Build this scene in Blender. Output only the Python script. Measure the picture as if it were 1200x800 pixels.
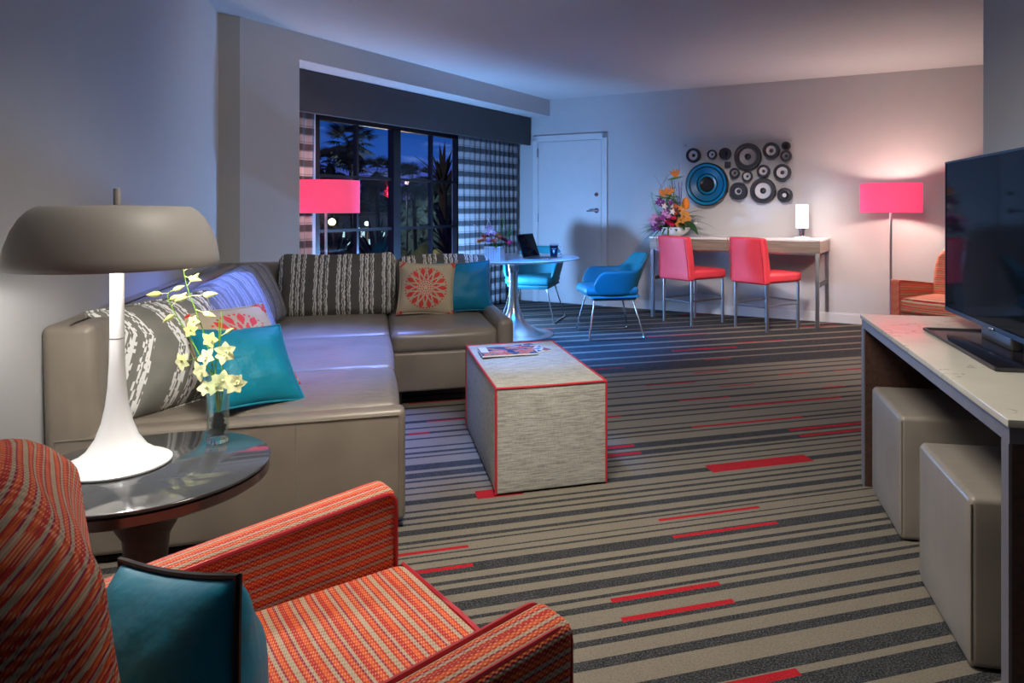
import bpy, bmesh, math, random
from mathutils import Vector, Matrix, noise
random.seed(7)
PI = math.pi
def R(d): return math.radians(d)
SC = bpy.context.scene
COL = SC.collection
for o in list(bpy.data.objects): bpy.data.objects.remove(o)

# ------------------------------------------------------------ camera
cam = bpy.data.objects.new('camera', bpy.data.cameras.new('camera'))
COL.objects.link(cam)
cam.location = (0, 0, 1.2); cam.rotation_euler = (R(90), 0, 0)
cam.data.sensor_width = 36; cam.data.lens = 830/1200*36
cam.data.shift_x = -80/1200; cam.data.shift_y = -(400-243.3)/1200
cam.data.clip_start = .02; cam.data.clip_end = 500
SC.camera = cam
SC.view_settings.view_transform = 'Standard'; SC.view_settings.look = 'None'
SC.view_settings.gamma = 1; SC.view_settings.use_curve_mapping = False
SC.view_settings.exposure = 0.0

# ------------------------------------------------------------ world: dusk sky with clouds
world = bpy.data.worlds.new('dusk_sky'); SC.world = world; world.use_nodes = True
wn, wl = world.node_tree.nodes, world.node_tree.links
wn.clear()
w_out = wn.new('ShaderNodeOutputWorld'); w_bg = wn.new('ShaderNodeBackground')
w_tc = wn.new('ShaderNodeTexCoord'); w_sep = wn.new('ShaderNodeSeparateXYZ')
w_rmp = wn.new('ShaderNodeValToRGB'); w_map = wn.new('ShaderNodeMapping'); w_noi = wn.new('ShaderNodeTexNoise')
w_mix = wn.new('ShaderNodeMixRGB'); w_cr = wn.new('ShaderNodeValToRGB')
wl.new(w_tc.outputs['Generated'], w_sep.inputs[0]); wl.new(w_sep.outputs['Z'], w_rmp.inputs[0])
e = w_rmp.color_ramp.elements
e[0].position = 0.0; e[0].color = (.075, .045, .20, 1); e[1].position = .35; e[1].color = (.004, .012, .06, 1)
x = e.new(.03); x.color = (.045, .045, .24, 1)
x = e.new(.07); x.color = (.010, .055, .27, 1)
x = e.new(.13); x.color = (.005, .035, .18, 1)
wl.new(w_tc.outputs['Generated'], w_map.inputs[0]); w_map.inputs['Scale'].default_value = (5, 5, 26)
wl.new(w_map.outputs[0], w_noi.inputs['Vector']); w_noi.inputs['Scale'].default_value = 1.6; w_noi.inputs['Detail'].default_value = 5
wl.new(w_noi.outputs['Fac'], w_cr.inputs[0])
w_cr.color_ramp.elements[0].position = .56; w_cr.color_ramp.elements[1].position = .8
w_mix.inputs[2].default_value = (.16, .26, .52, 1)
wl.new(w_cr.outputs[0], w_mix.inputs[0]); wl.new(w_rmp.outputs[0], w_mix.inputs[1])
wl.new(w_mix.outputs[0], w_bg.inputs[0]); w_bg.inputs[1].default_value = 1.5
wl.new(w_bg.outputs[0], w_out.inputs[0])

# ------------------------------------------------------------ lights
def area(name, loc, target, size, power, color, sy=None, spread=180):
    l = bpy.data.lights.new(name, 'AREA'); l.energy = power; l.color = color; l.size = size
    if sy: l.shape = 'RECTANGLE'; l.size_y = sy
    l.spread = R(spread)
    o = bpy.data.objects.new(name, l); COL.objects.link(o); o.location = loc
    o.rotation_euler = (Vector(target)-Vector(loc)).to_track_quat('-Z', 'Y').to_euler()
    return o
def point(name, loc, power, color, rad=.05):
    l = bpy.data.lights.new(name, 'POINT'); l.energy = power; l.color = color; l.shadow_soft_size = rad
    o = bpy.data.objects.new(name, l); COL.objects.link(o); o.location = loc; return o
def spot(name, loc, target, power, color, angle, blend=.6, rad=.1):
    l = bpy.data.lights.new(name, 'SPOT'); l.energy = power; l.color = color; l.spot_size = R(angle); l.spot_blend = blend; l.shadow_soft_size = rad
    o = bpy.data.objects.new(name, l); COL.objects.link(o); o.location = loc
    o.rotation_euler = (Vector(target)-Vector(loc)).to_track_quat('-Z', 'Y').to_euler(); return o
BLUE = (.01, .25, 1.0)
area('room_fill', (-.1, 1.95, 2.5), (.12, 3.0, 0), .9, 52, (1.0, .93, .82), spread=128)  # added soft fill for the whole room, no fixture behind it
spot('seating_spot', (-1.1, 4.3, 2.5), (-1.45, 3.62, .5), 640, (.16, .27, 1.0), 50, .9, .12)
spot('ottoman_spot', (-1.0, 4.35, 2.5), (-.34, 3.62, .45), 330, (.14, .36, 1.0), 22, .8, .10)
spot('stool_fill', (.9, 4.5, 2.5), (1.65, 7.2, .75), 470, (1.0, .87, .82), 50, .9, .25)  # added to brighten the stool backs, not a fixture of the room
spot('wall_fill', (.6, 4.2, 2.45), (-2.2, 5.2, 1.4), 70, (1.0, .95, .90), 75, 1.0, .3)  # added fill that lifts the wall beside the window, no fixture
spot('far_fill', (1.9, 4.4, 2.45), (2.4, 6.2, .1), 150, (1.0, .88, .82), 90, .9, .3)  # added fill for the far right corner, no fixture there
spot('blue_spot', (-.35, 4.55, 2.5), (-.05, 6.5, 0), 2200, BLUE, 44, .9, .45)
point('blue_floor_light', (-1.15, 7.12, .50), 190, (.22, .48, 1.0), .08)

# ------------------------------------------------------------ helpers: objects
def tag(o, label=None, cat=None, group=None, kind=None):
    if label: o['label'] = label
    if cat: o['category'] = cat
    if group: o['group'] = group
    if kind: o['kind'] = kind
    return o
def thing(name, label, cat, loc=(0, 0, 0), rz=0, group=None, rot=None):
    o = bpy.data.objects.new(name, None); COL.objects.link(o)
    o.empty_display_size = .05
    o.location = loc; o.rotation_euler = rot if rot else (0, 0, rz)
    return tag(o, label, cat, group)
def kids(o): return [c for c in bpy.data.objects if c.parent == o]
def copy_tree(o, parent=None):
    c = o.copy(); COL.objects.link(c); c.parent = parent
    for ch in kids(o): copy_tree(ch, c)
    return c

class MB:
    """mesh builder"""
    def __init__(s): s.bm = bmesh.new(); s.T = Matrix()
    def at(s, M): s.T = M; return s
    def quadgrid(s, P, closeu=False, closev=False, mi=0):
        nu, nv = len(P), len(P[0])
        V = [[s.bm.verts.new(s.T @ Vector(p)) for p in row] for row in P]
        for i in range(nu if closeu else nu-1):
            for j in range(nv if closev else nv-1):
                a, b, c, d = V[i][j], V[(i+1) % nu][j], V[(i+1) % nu][(j+1) % nv], V[i][(j+1) % nv]
                q = []
                for v in (a, b, c, d):
                    if v not in q: q.append(v)
                try: f = s.bm.faces.new(q); f.material_index = mi
                except ValueError: pass
        return V
    def box(s, x0, x1, y0, y1, z0, z1, mi=0):
        v = [s.bm.verts.new(s.T @ Vector((x, y, z))) for z in (z0, z1) for (x, y) in ((x0, y0), (x1, y0), (x1, y1), (x0, y1))]
        for q in ((0, 3, 2, 1), (4, 5, 6, 7), (0, 1, 5, 4), (1, 2, 6, 5), (2, 3, 7, 6), (3, 0, 4, 7)):
            f = s.bm.faces.new([v[k] for k in q]); f.material_index = mi
        return s
    def prism(s, pts, z0, z1, mi=0):
        a = [s.bm.verts.new(s.T @ Vector((x, y, z0))) for x, y in pts]
        b = [s.bm.verts.new(s.T @ Vector((x, y, z1))) for x, y in pts]
        n = len(pts)
        s.bm.faces.new(a[::-1]).material_index = mi; s.bm.faces.new(b).material_index = mi
        for i in range(n): s.bm.faces.new((a[i], a[(i+1) % n], b[(i+1) % n], b[i])).material_index = mi
        return s
    def rbox(s, c, size, r=.01, n=2, puff=(0, 0, 0), fn=None, seg=3):
        """box with rounded edges; puff bulges the faces; fn warps the points"""
        h = [q/2 for q in size]; r = min(r, *[q*.999 for q in h])
        def samp(hh):
            inner = [-(hh-r)+2*(hh-r)*k/n for k in range(n+1)]
            ed = [hh-r+r*math.tan(k/seg*PI/4) for k in range(1, seg+1)]
            return [-q for q in ed[::-1]]+inner+ed
        S = [samp(q) for q in h]
        tmp = {}
        def vert(p):
            key = tuple(round(q, 6) for q in p)
            if key in tmp: return tmp[key]
            q = [max(-(h[k]-r), min(h[k]-r, p[k])) for k in range(3)]
            d = Vector([p[k]-q[k] for k in range(3)])
            if d.length > 1e-9: d = d.normalized()*r
            w = Vector(q)+d
            u = [p[k]/h[k] for k in range(3)]
            for k in range(3):
                if puff[k]:
                    i, j = (k+1) % 3, (k+2) % 3
                    w[k] += puff[k]*(p[k]/h[k])*(1-u[i]**2)*(1-u[j]**2)
            if fn: w = fn(w)
            v = s.bm.verts.new(s.T @ (w+Vector(c))); tmp[key] = v; return v
        for k in range(3):
            i, j = (k+1) % 3, (k+2) % 3
            for sg in (-1, 1):
                for a in range(len(S[i])-1):
                    for b in range(len(S[j])-1):
                        q = []
                        for (aa, bb) in ((a, b), (a+1, b), (a+1, b+1), (a, b+1)):
                            p = [0, 0, 0]; p[k] = sg*h[k]; p[i] = S[i][aa]; p[j] = S[j][bb]
                            v = vert(p)
                            if v not in q: q.append(v)
                        if sg < 0: q.reverse()
                        if len(q) > 2:
                            try: s.bm.faces.new(q)
                            except ValueError: pass
        return s
    def tube(s, path, r, n=8, closed=False, caps=True):
        path = [Vector(p) for p in path]; m = len(path)
        rr = r if isinstance(r, (list, tuple)) else [r]*m
        up = None; rows = []
        for i, p in enumerate(path):
            if closed: t = path[(i+1) % m]-path[i-1]
            else: t = path[min(i+1, m-1)]-path[max(i-1, 0)]
            t = t.normalized() if t.length > 1e-9 else Vector((0, 0, 1))
            if up is None:
                up = Vector((0, 0, 1)) if abs(t.z) < .9 else Vector((1, 0, 0))
            up = (up-t*up.dot(t)); up = up.normalized() if up.length > 1e-6 else t.orthogonal().normalized()
            w = t.cross(up)
            rows.append([p+(up*math.cos(2*PI*k/n)+w*math.sin(2*PI*k/n))*rr[i] for k in range(n)])
        V = s.quadgrid(rows, closeu=closed, closev=True)
        if not closed and caps:
            try: s.bm.faces.new(V[0][::-1]); s.bm.faces.new(V[-1])
            except ValueError: pass
        return s
    def lathe(s, prof, c=(0, 0, 0), n=32):
        rows = []
        for (r, z) in prof:
            rows.append([(c[0]+max(r, 1e-5)*math.cos(2*PI*k/n), c[1]+max(r, 1e-5)*math.sin(2*PI*k/n), c[2]+z) for k in range(n)])
        V = s.quadgrid(rows, closev=True)
        return s
    def disc(s, c, r, t, n=24, axis='y'):
        """solid disc with its axis along y or z"""
        pr = [(0, 0), (r*.97, 0), (r, t*.15), (r, t*.85), (r*.97, t), (0, t)]
        old = s.T
        if axis == 'y': s.T = old @ Matrix.Translation(c) @ Matrix.Rotation(R(90), 4, 'X')
        else: s.T = old @ Matrix.Translation(c)
        s.lathe(pr, n=n); s.T = old
        return s
    def blob(s, c, rad, n=6, jit=0, seed=0):
        rows = []
        for i in range(n+1):
            th = PI*i/n
            row = []
            for k in range(n*2):
                ph = PI*k/n
                q = Vector((math.sin(th)*math.cos(ph), math.sin(th)*math.sin(ph), math.cos(th)))
                if jit: q *= 1+jit*noise.noise(q*2.1+Vector((seed, seed*1.7, 0)))
                row.append((c[0]+q.x*rad[0], c[1]+q.y*rad[1], c[2]+q.z*rad[2]))
            rows.append(row)
        s.quadgrid(rows, closev=True); return s
    def leaf(s, base, dirn, up, length, width, bend=.2, n=6, fold=.15):
        d = Vector(dirn).normalized(); u = Vector(up); u = (u-d*u.dot(d)).normalized(); w = d.cross(u)
        rows = []
        for i in range(n+1):
            t = i/n; wd = width/2*math.sin(PI*min(1, t*.93+.07))**.8*(1-.25*t)
            if i == n: wd = width*.01
            c = Vector(base)+d*length*t-u*bend*length*t*t
            rows.append([c-w*wd+u*fold*wd, c, c+w*wd+u*fold*wd])
        s.quadgrid(rows); return s
    def build(s, name, mat, parent=None, smooth=True, loc=None, rot=None, merge=True, sharp=40, solid=0, sub=0):
        if merge: bmesh.ops.remove_doubles(s.bm, verts=s.bm.verts, dist=1e-5)
        bmesh.ops.recalc_face_normals(s.bm, faces=s.bm.faces)
        me = bpy.data.meshes.new(name)
        if smooth:
            for f in s.bm.faces: f.smooth = True
            for ed in s.bm.edges:
                if len(ed.link_faces) == 2 and ed.calc_face_angle(0) > R(sharp): ed.smooth = False
        s.bm.to_mesh(me); s.bm.free()
        for m in (mat if isinstance(mat, (list, tuple)) else [mat]): me.materials.append(m)
        o = bpy.data.objects.new(name, me); COL.objects.link(o)
        if parent: o.parent = parent
        if loc: o.location = loc
        if rot: o.rotation_euler = rot
        if solid:
            md = o.modifiers.new('thickness', 'SOLIDIFY'); md.thickness = solid; md.offset = 0
        if sub:
            md = o.modifiers.new('smooth', 'SUBSURF'); md.levels = sub; md.render_levels = sub
        return o

def fillet(pts, r, n=5):
    out = [Vector(pts[0])]
    for i in range(1, len(pts)-1):
        a, b, c = Vector(pts[i-1]), Vector(pts[i]), Vector(pts[i+1])
        d1, d2 = (a-b), (c-b); rr = min(r, d1.length*.45, d2.length*.45)
        p, q = b+d1.normalized()*rr, b+d2.normalized()*rr
        for k in range(n+1):
            t = k/n; out.append(p*(1-t)**2+b*2*t*(1-t)+q*t*t)
    out.append(Vector(pts[-1])); return out

# ------------------------------------------------------------ helpers: materials
class NT:
    def __init__(s, name):
        s.m = bpy.data.materials.new(name); s.m.use_nodes = True
        s.n = s.m.node_tree.nodes; s.l = s.m.node_tree.links
        s.b = s.n['Principled BSDF']; s.out = s.n['Material Output']
        s._tc = None
    def setp(s, **k):
        for a, v in k.items():
            i = s.b.inputs[a.replace('_', ' ')]
            if hasattr(v, 'is_linked') or hasattr(v, 'links'): s.l.new(v, i)
            else: i.default_value = (*v, 1) if isinstance(v, tuple) and len(v) == 3 else v
        return s
    def obj(s):
        if not s._tc: s._tc = s.n.new('ShaderNodeTexCoord')
        return s._tc.outputs['Object']
    def xyz(s, v=None):
        q = s.n.new('ShaderNodeSeparateXYZ'); s.l.new(v or s.obj(), q.inputs[0]); return q.outputs[0], q.outputs[1], q.outputs[2]
    def ma(s, op, a, b=None, c=None, clamp=False):
        q = s.n.new('ShaderNodeMath'); q.operation = op; q.use_clamp = clamp
        for i, v in enumerate((a, b, c)):
            if v is None: continue
            if isinstance(v, (int, float)): q.inputs[i].default_value = v
            else: s.l.new(v, q.inputs[i])
        return q.outputs[0]
    def noise(s, scale, detail=3, stretch=(1, 1, 1), vec=None, rough=.5, white=False):
        mp = s.n.new('ShaderNodeMapping'); s.l.new(vec or s.obj(), mp.inputs[0]); mp.inputs['Scale'].default_value = stretch
        q = s.n.new('ShaderNodeTexNoise'); s.l.new(mp.outputs[0], q.inputs['Vector'])
        q.inputs['Scale'].default_value = scale; q.inputs['Detail'].default_value = detail; q.inputs['Roughness'].default_value = rough
        return q.outputs['Fac']
    def ramp(s, fac, stops, const=False):
        q = s.n.new('ShaderNodeValToRGB'); cr = q.color_ramp
        if const: cr.interpolation = 'CONSTANT'
        els = cr.elements
        for i, (p, c) in enumerate(stops):
            if i < 2: el = els[i]; el.position = p
            else: el = els.new(p)
            el.color = (*c, 1) if not isinstance(c, (int, float)) else (c, c, c, 1)
        if isinstance(fac, (int, float)): q.inputs[0].default_value = fac
        else: s.l.new(fac, q.inputs[0])
        return q.outputs[0]
    def mix(s, f, a, b, mode='MIX'):
        q = s.n.new('ShaderNodeMixRGB'); q.blend_type = mode
        for i, v in enumerate((f, a, b)):
            if isinstance(v, (int, float)): q.inputs[i].default_value = v if i == 0 else (v, v, v, 1)
            elif isinstance(v, tuple): q.inputs[i].default_value = (*v, 1)
            else: s.l.new(v, q.inputs[i])
        return q.outputs[0]
    def bump(s, h, strength=.3, dist=.01):
        q = s.n.new('ShaderNodeBump'); q.inputs['Strength'].default_value = strength; q.inputs['Distance'].default_value = dist
        s.l.new(h, q.inputs['Height']); s.l.new(q.outputs[0], s.b.inputs['Normal']); return s

def plain(name, col, rough=.5, metal=0, var=.08, scale=8, bump=0, bscale=60, spec=.5, **kw):
    t = NT(name)
    c2 = tuple(q*(1-var) for q in col); c1 = tuple(min(1, q*(1+var)) for q in col)
    t.setp(Base_Color=t.ramp(t.noise(scale), [(.3, c2), (.7, c1)]), Roughness=rough, Metallic=metal)
    t.b.inputs['Specular IOR Level'].default_value = spec
    if bump: t.bump(t.noise(bscale, 4), bump, .004)
    for k, v in kw.items(): t.setp(**{k: v})
    return t.m
M = {}
M['wall'] = plain('wall_paint', (.50, .50, .50), .75, var=.015, bump=.05, bscale=220)
M['wall_shaded'] = plain('shaded_wall_paint', (.43, .41, .35), .75, var=.015, bump=.05, bscale=220)  # darker olive copy of the wall paint, shade of the unlit return in colour
M['ceil'] = plain('ceiling_paint', (.56, .56, .56), .8, var=.015, bump=.05, bscale=150)
M['white'] = plain('white_satin_paint', (.62, .62, .62), .4, var=.02)
M['gloss_white'] = plain('gloss_white_lacquer', (.80, .80, .80), .18, var=.01)
M['lampwhite'] = plain('white_enamel', (.78, .78, .78), .3, var=.01)
M['black'] = plain('black_satin', (.012, .012, .013), .4, var=.1)
M['frame'] = plain('black_window_frame', (.006, .006, .008), .35, var=.1)
M['valance'] = plain('charcoal_valance', (.035, .035, .04), .65, var=.06, bump=.1)
M['chrome'] = plain('chrome', (.75, .76, .78), .12, 1, var=.02)
M['steel'] = plain('brushed_steel', (.45, .46, .48), .32, 1, var=.06, scale=30)
M['alu'] = plain('aluminium', (.62, .63, .65), .25, 1, var=.03)
M['darkmetal'] = plain('dark_grey_metal', (.10, .095, .10), .4, .6, var=.05)
M['teal'] = plain('teal_upholstery', (.003, .175, .22), .5, var=.08, bump=.12, bscale=300)
M['red_up'] = plain('red_upholstery', (.74, .05, .075), .5, var=.05, bump=.08, bscale=250)
M['redpipe'] = plain('red_piping', (.50, .018, .03), .55)
M['blackpipe'] = plain('black_piping', (.008, .008, .01), .6)
M['greywood'] = None

def wood(name, c1, c2, sc=(1, 14, 14), rough=.42):
    t = NT(name); n = t.noise(4, 5, sc)
    t.setp(Base_Color=t.ramp(n, [(.3, c1), (.7, c2)]), Roughness=rough); return t.m
M['greywood'] = wood('grey_oak', (.17, .135, .11), (.29, .24, .19))
M['darkwood'] = wood('dark_walnut', (.045, .022, .017), (.085, .042, .032), (14, 1, 14))
M['mauve'] = wood('grey_mauve_laminate', (.16, .15, .17), (.19, .18, .20), (1, 4, 1))

def leather(name, col, wr=.25):
    t = NT(name)
    t.setp(Base_Color=t.ramp(t.noise(5), [(.3, tuple(q*.88 for q in col)), (.7, tuple(q*1.1 for q in col))]), Roughness=.36)
    w = t.noise(6, 3, (1, 7, 1)); g = t.noise(260, 2)
    t.bump(t.ma('ADD', t.ma('MULTIPLY', w, 1.0), t.ma('MULTIPLY', g, .05)), wr, .02)
    return t.m
M['leather'] = leather('taupe_leather', (.215, .185, .150))
M['leather_smooth'] = leather('smooth_taupe_leather', (.225, .19, .152), .06)
M['cubeleather'] = leather('beige_leather', (.27, .24, .205), .05)

def chair_stripes(name, wy, wx):
    t = NT(name); X, Y, Z = t.xyz()
    u = t.ma('ADD', Z, t.ma('ADD', t.ma('MULTIPLY', Y, wy), t.ma('MULTIPLY', X, wx)))
    if wx:
        zc = t.ma('SUBTRACT', Z, t.ma('MULTIPLY', Y, t.ma('MULTIPLY', t.ma('SUBTRACT', Z, .12), .2375)))
        xa = t.ma('SUBTRACT', t.ma('ABSOLUTE', X), .305); g = t.ma('GREATER_THAN', xa, 0)
        u = t.ma('ADD', xa, t.ma('ADD', t.ma('MULTIPLY', zc, t.ma('SUBTRACT', 1, t.ma('MULTIPLY', g, 2))), t.ma('MULTIPLY', g, 1.2)))
    v = t.ma('ADD', X, Y) if not wx else Y
    uu = t.ma('ADD', t.ma('MULTIPLY', u, 15.0), t.ma('MULTIPLY', t.noise(7, 1), .06))
    f = t.ma('FRACT', t.ma('ADD', uu, 40.0))
    red, org, cr, mg = (.60, .035, .022), (.80, .13, .025), (.50, .40, .27), (.36, .012, .07)
    c = t.ramp(f, [(0, red), (.11, org), (.22, red), (.27, cr), (.36, mg), (.41, org), (.52, red), (.57, cr), (.70, red), (.76, org), (.85, mg), (.90, cr), (.98, red)], True)
    knot = t.ma('SINE', t.ma('MULTIPLY', v, 620)); row = t.ma('SINE', t.ma('MULTIPLY', u, 15*2*PI*8))
    k = t.ma('MULTIPLY', t.ma('MULTIPLY', knot, row), .5)
    dash = t.ma('GREATER_THAN', t.ma('ADD', k, t.ma('MULTIPLY', t.noise(45, 1), .55)), .58)
    c = t.mix(t.ma('MULTIPLY', dash, .55), c, (.95, .55, .35))
    dk = t.ma('LESS_THAN', t.ma('ADD', k, t.noise(60, 1)), .16)
    c = t.mix(t.ma('MULTIPLY', dk, .5), c, (.12, .012, .012))
    t.setp(Base_Color=c, Roughness=.8); t.bump(k, .35, .003); return t.m
M['stripe_a'] = chair_stripes('red_striped_weave_across', 1, 0)
M['stripe_c'] = chair_stripes('red_striped_weave_back', -.9, 0)
M['stripe_b'] = chair_stripes('red_striped_weave_along', 0, 1)

def linen():
    t = NT('grey_linen')
    a = t.noise(14, 5, (1, 18, 18)); b = t.noise(50, 3, (8, 1, 1)); c = t.ma('ADD', t.ma('MULTIPLY', a, .72), t.ma('MULTIPLY', b, .3))
    t.setp(Base_Color=t.ramp(c, [(.38, (.24, .235, .20)), (.52, (.40, .395, .35)), (.66, (.54, .53, .48))]), Roughness=.9)
    t.bump(c, .25, .004); return t.m
M['linen'] = linen()

def ikat(name, period, base, line, zig=0, wob=.05):
    t = NT(name); X, Y, Z = t.xyz()
    u = t.ma('ADD', t.ma('MULTIPLY', X, 1/period), t.ma('MULTIPLY', t.noise(2.2, 1), wob*2))
    if zig:
        u = t.ma('ADD', u, t.ma('MULTIPLY', t.ma('PINGPONG', t.ma('ADD', Z, t.ma('MULTIPLY', X, .6)), .35), zig))
    f = t.ma('FRACT', t.ma('ADD', u, 20.0))
    jit = t.ma('MULTIPLY', t.ma('GREATER_THAN', t.noise(34, 0, (2.2, 1, 1.3)), .5), .03)
    f2 = t.ma('FRACT', t.ma('ADD', t.ma('ADD', f, jit), 1))
    s = t.ramp(f2, [(0, 0.), (.06, 1.), (.10, 0.), (.13, 1.), (.20, 0.), (.30, 1.), (.335, 0.), (.37, 1.), (.44, 0.), (.54, 1.), (.57, 0.), (.61, 1.), (.67, 0.)], True)
    n = t.noise(8, 3); bc = t.ramp(n, [(.3, tuple(q*.85 for q in base)), (.7, tuple(q*1.15 for q in base))])
    c = t.mix(s, bc, line)
    t.setp(Base_Color=c, Roughness=.85); t.bump(t.noise(180, 2), .15, .003); return t.m
M['ikat'] = ikat('striped_ikat_fabric', .150, (.085, .078, .066), (.60, .58, .52))
M['ikat_zig'] = ikat('zigzag_brush_fabric', .20, (.19, .185, .16), (.80, .80, .77), zig=1.7)
M['ikat_fine'] = ikat('fine_striped_fabric', .155, (.16, .16, .165), (.33, .34, .38))

def satin(name, col):
    t = NT(name)
    t.setp(Base_Color=t.ramp(t.noise(3), [(.3, tuple(q*.85 for q in col)), (.7, tuple(q*1.12 for q in col))]), Roughness=.5)
    t.b.inputs['Specular IOR Level'].default_value = .35
    t.bump(t.ma('ADD', t.noise(9, 3, (1, 1, 2.6)), t.ma('MULTIPLY', t.noise(28, 2, (3, 1, 1)), .25)), .5, .012); return t.m
M['tealsatin'] = satin('teal_satin', (.002, .225, .33))
M['bluesatin'] = satin('deep_teal_satin', (.0005, .17, .30))
M['pipedteal'] = satin('piped_teal_satin', (.001, .30, .48))

def mandala():
    t = NT('mandala_print'); X, Y, Z = t.xyz()
    r = t.ma('SQRT', t.ma('ADD', t.ma('MULTIPLY', X, X), t.ma('MULTIPLY', Z, Z))); th = t.ma('ARCTAN2', Z, X)
    def ring(rc, w, n, k, ph=0):
        d = t.ma('DIVIDE', t.ma('ABSOLUTE', t.ma('SUBTRACT', r, rc)), w)
        a = t.ma('MULTIPLY', t.ma('SUBTRACT', 1, t.ma('COSINE', t.ma('ADD', t.ma('MULTIPLY', th, n), ph))), k)
        return t.ma('LESS_THAN', t.ma('ADD', t.ma('MULTIPLY', d, d), a), 1)
    rs = [ring(.112, .024, 14, .75), ring(.136, .006, 42, .9), ring(.086, .007, 28, .9), ring(.068, .013, 14, .8, PI), ring(.050, .006, 24, .9), ring(.034, .006, 14, .8), ring(.018, .005, 8, .7)]
    # printed motifs in the four corners
    ax = t.ma('SUBTRACT', t.ma('ABSOLUTE', X), .20); az = t.ma('SUBTRACT', t.ma('ABSOLUTE', Z), .20)
    rc = t.ma('SQRT', t.ma('ADD', t.ma('MULTIPLY', ax, ax), t.ma('MULTIPLY', az, az)))
    sp = t.ma('GREATER_THAN', t.noise(42, 2), .5)
    rs.append(t.ma('MULTIPLY', t.ma('LESS_THAN', rc, .06), sp))
    s = rs[0]
    for q in rs[1:]: s = t.ma('MAXIMUM', s, q)
    c = t.mix(s, t.ramp(t.noise(6), [(.3, (.40, .325, .21)), (.7, (.48, .40, .27))]), (.62, .035, .02))
    t.setp(Base_Color=c, Roughness=.7); t.bump(t.noise(12, 3), .3, .01); return t.m
M['mandala'] = mandala()

def curtain_mat():
    t = NT('plaid_curtain'); X, Y, Z = t.xyz()
    h = t.ma('FRACT', t.ma('MULTIPLY', Z, 1/.142)); v = t.ma('FRACT', t.ma('ADD', t.ma('MULTIPLY', X, 1/.10), 50.0))
    a = t.ramp(h, [(0, 0.), (.40, 1.), (.46, .55), (.54, 1.), (.93, .35)], True)
    b = t.ramp(v, [(0, 1.), (.55, .62), (.62, .9), (.70, .62), (.85, 1.)], True)
    s = t.ma('MULTIPLY', a, t.ma('MULTIPLY', b, b))
    c = t.ramp(s, [(0, (.04, .043, .05)), (1, (.27, .27, .28))])
    t.setp(Base_Color=c, Roughness=.8); t.bump(t.noise(200, 2), .1, .002); return t.m
M['curtain'] = curtain_mat()

def carpet(name, c1, c2, c3, sc, bump):
    t = NT(name)
    n = t.noise(sc, 2, rough=.8); k = t.noise(sc*.12, 2)
    c = t.ramp(n, [(.36, c1), (.5, c2), (.66, c3)])
    c = t.mix(.12, c, t.ramp(k, [(.3, c1), (.7, c3)]))
    t.setp(Base_Color=c, Roughness=.95); t.bump(n, bump, .005); t.b.inputs['Specular IOR Level'].default_value = .15; return t.m
M['cp_beige'] = carpet('beige_carpet', (.150, .129, .100), (.185, .161, .126), (.222, .193, .152), 160, .3)
M['cp_dark'] = carpet('charcoal_carpet', (.006, .0065, .0075), (.026, .027, .029), (.115, .117, .12), 190, .5)
M['cp_red'] = carpet('red_carpet', (.24, .008, .014), (.36, .012, .02), (.44, .02, .03), 160, .3)

def marble():
    t = NT('veined_stone')
    v = t.noise(7, 7, (1, 1.6, 1), rough=.65)
    q = t.ma('ABSOLUTE', t.ma('SUBTRACT', v, .5)); s = t.ma('LESS_THAN', q, .012); m = t.ma('GREATER_THAN', t.noise(4, 2), .55)
    c = t.mix(t.ma('MULTIPLY', t.ma('MULTIPLY', s, m), .55), t.ramp(t.noise(3, 3), [(.3, (.56, .53, .45)), (.7, (.68, .65, .57))]), (.22, .20, .18))
    t.setp(Base_Color=c, Roughness=.16); return t.m
M['marble'] = marble()

def shade_mat():
    t = NT('pink_lampshade')
    d = t.n.new('ShaderNodeBsdfDiffuse'); tr = t.n.new('ShaderNodeBsdfTranslucent'); em = t.n.new('ShaderNodeEmission'); mx = t.n.new('ShaderNodeMixShader'); ad = t.n.new('ShaderNodeAddShader')
    col = t.ramp(t.noise(60, 2, (8, 8, 1)), [(.3, (.80, .115, .26)), (.7, (.86, .14, .30))])
    for q in (d, tr, em): t.l.new(col, q.inputs[0])
    em.inputs[1].default_value = .40
    mx.inputs[0].default_value = .20
    t.l.new(d.outputs[0], mx.inputs[1]); t.l.new(tr.outputs[0], mx.inputs[2])
    t.l.new(mx.outputs[0], ad.inputs[0]); t.l.new(em.outputs[0], ad.inputs[1]); t.l.new(ad.outputs[0], t.out.inputs[0])
    return t.m
M['pinkshade'] = shade_mat()
def emit(name, col, s):
    t = NT(name); t.setp(Base_Color=(.5, .5, .5), Emission_Color=t.ramp(t.noise(5), [(.3, tuple(q*.96 for q in col)), (.7, col)]), Emission_Strength=s); return t.m
M['bulb'] = emit('glowing_bulb', (1, .9, .85), 6)
M['whiteglow'] = emit('glowing_white_glass', (1, .93, .9), 1.6)

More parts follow.
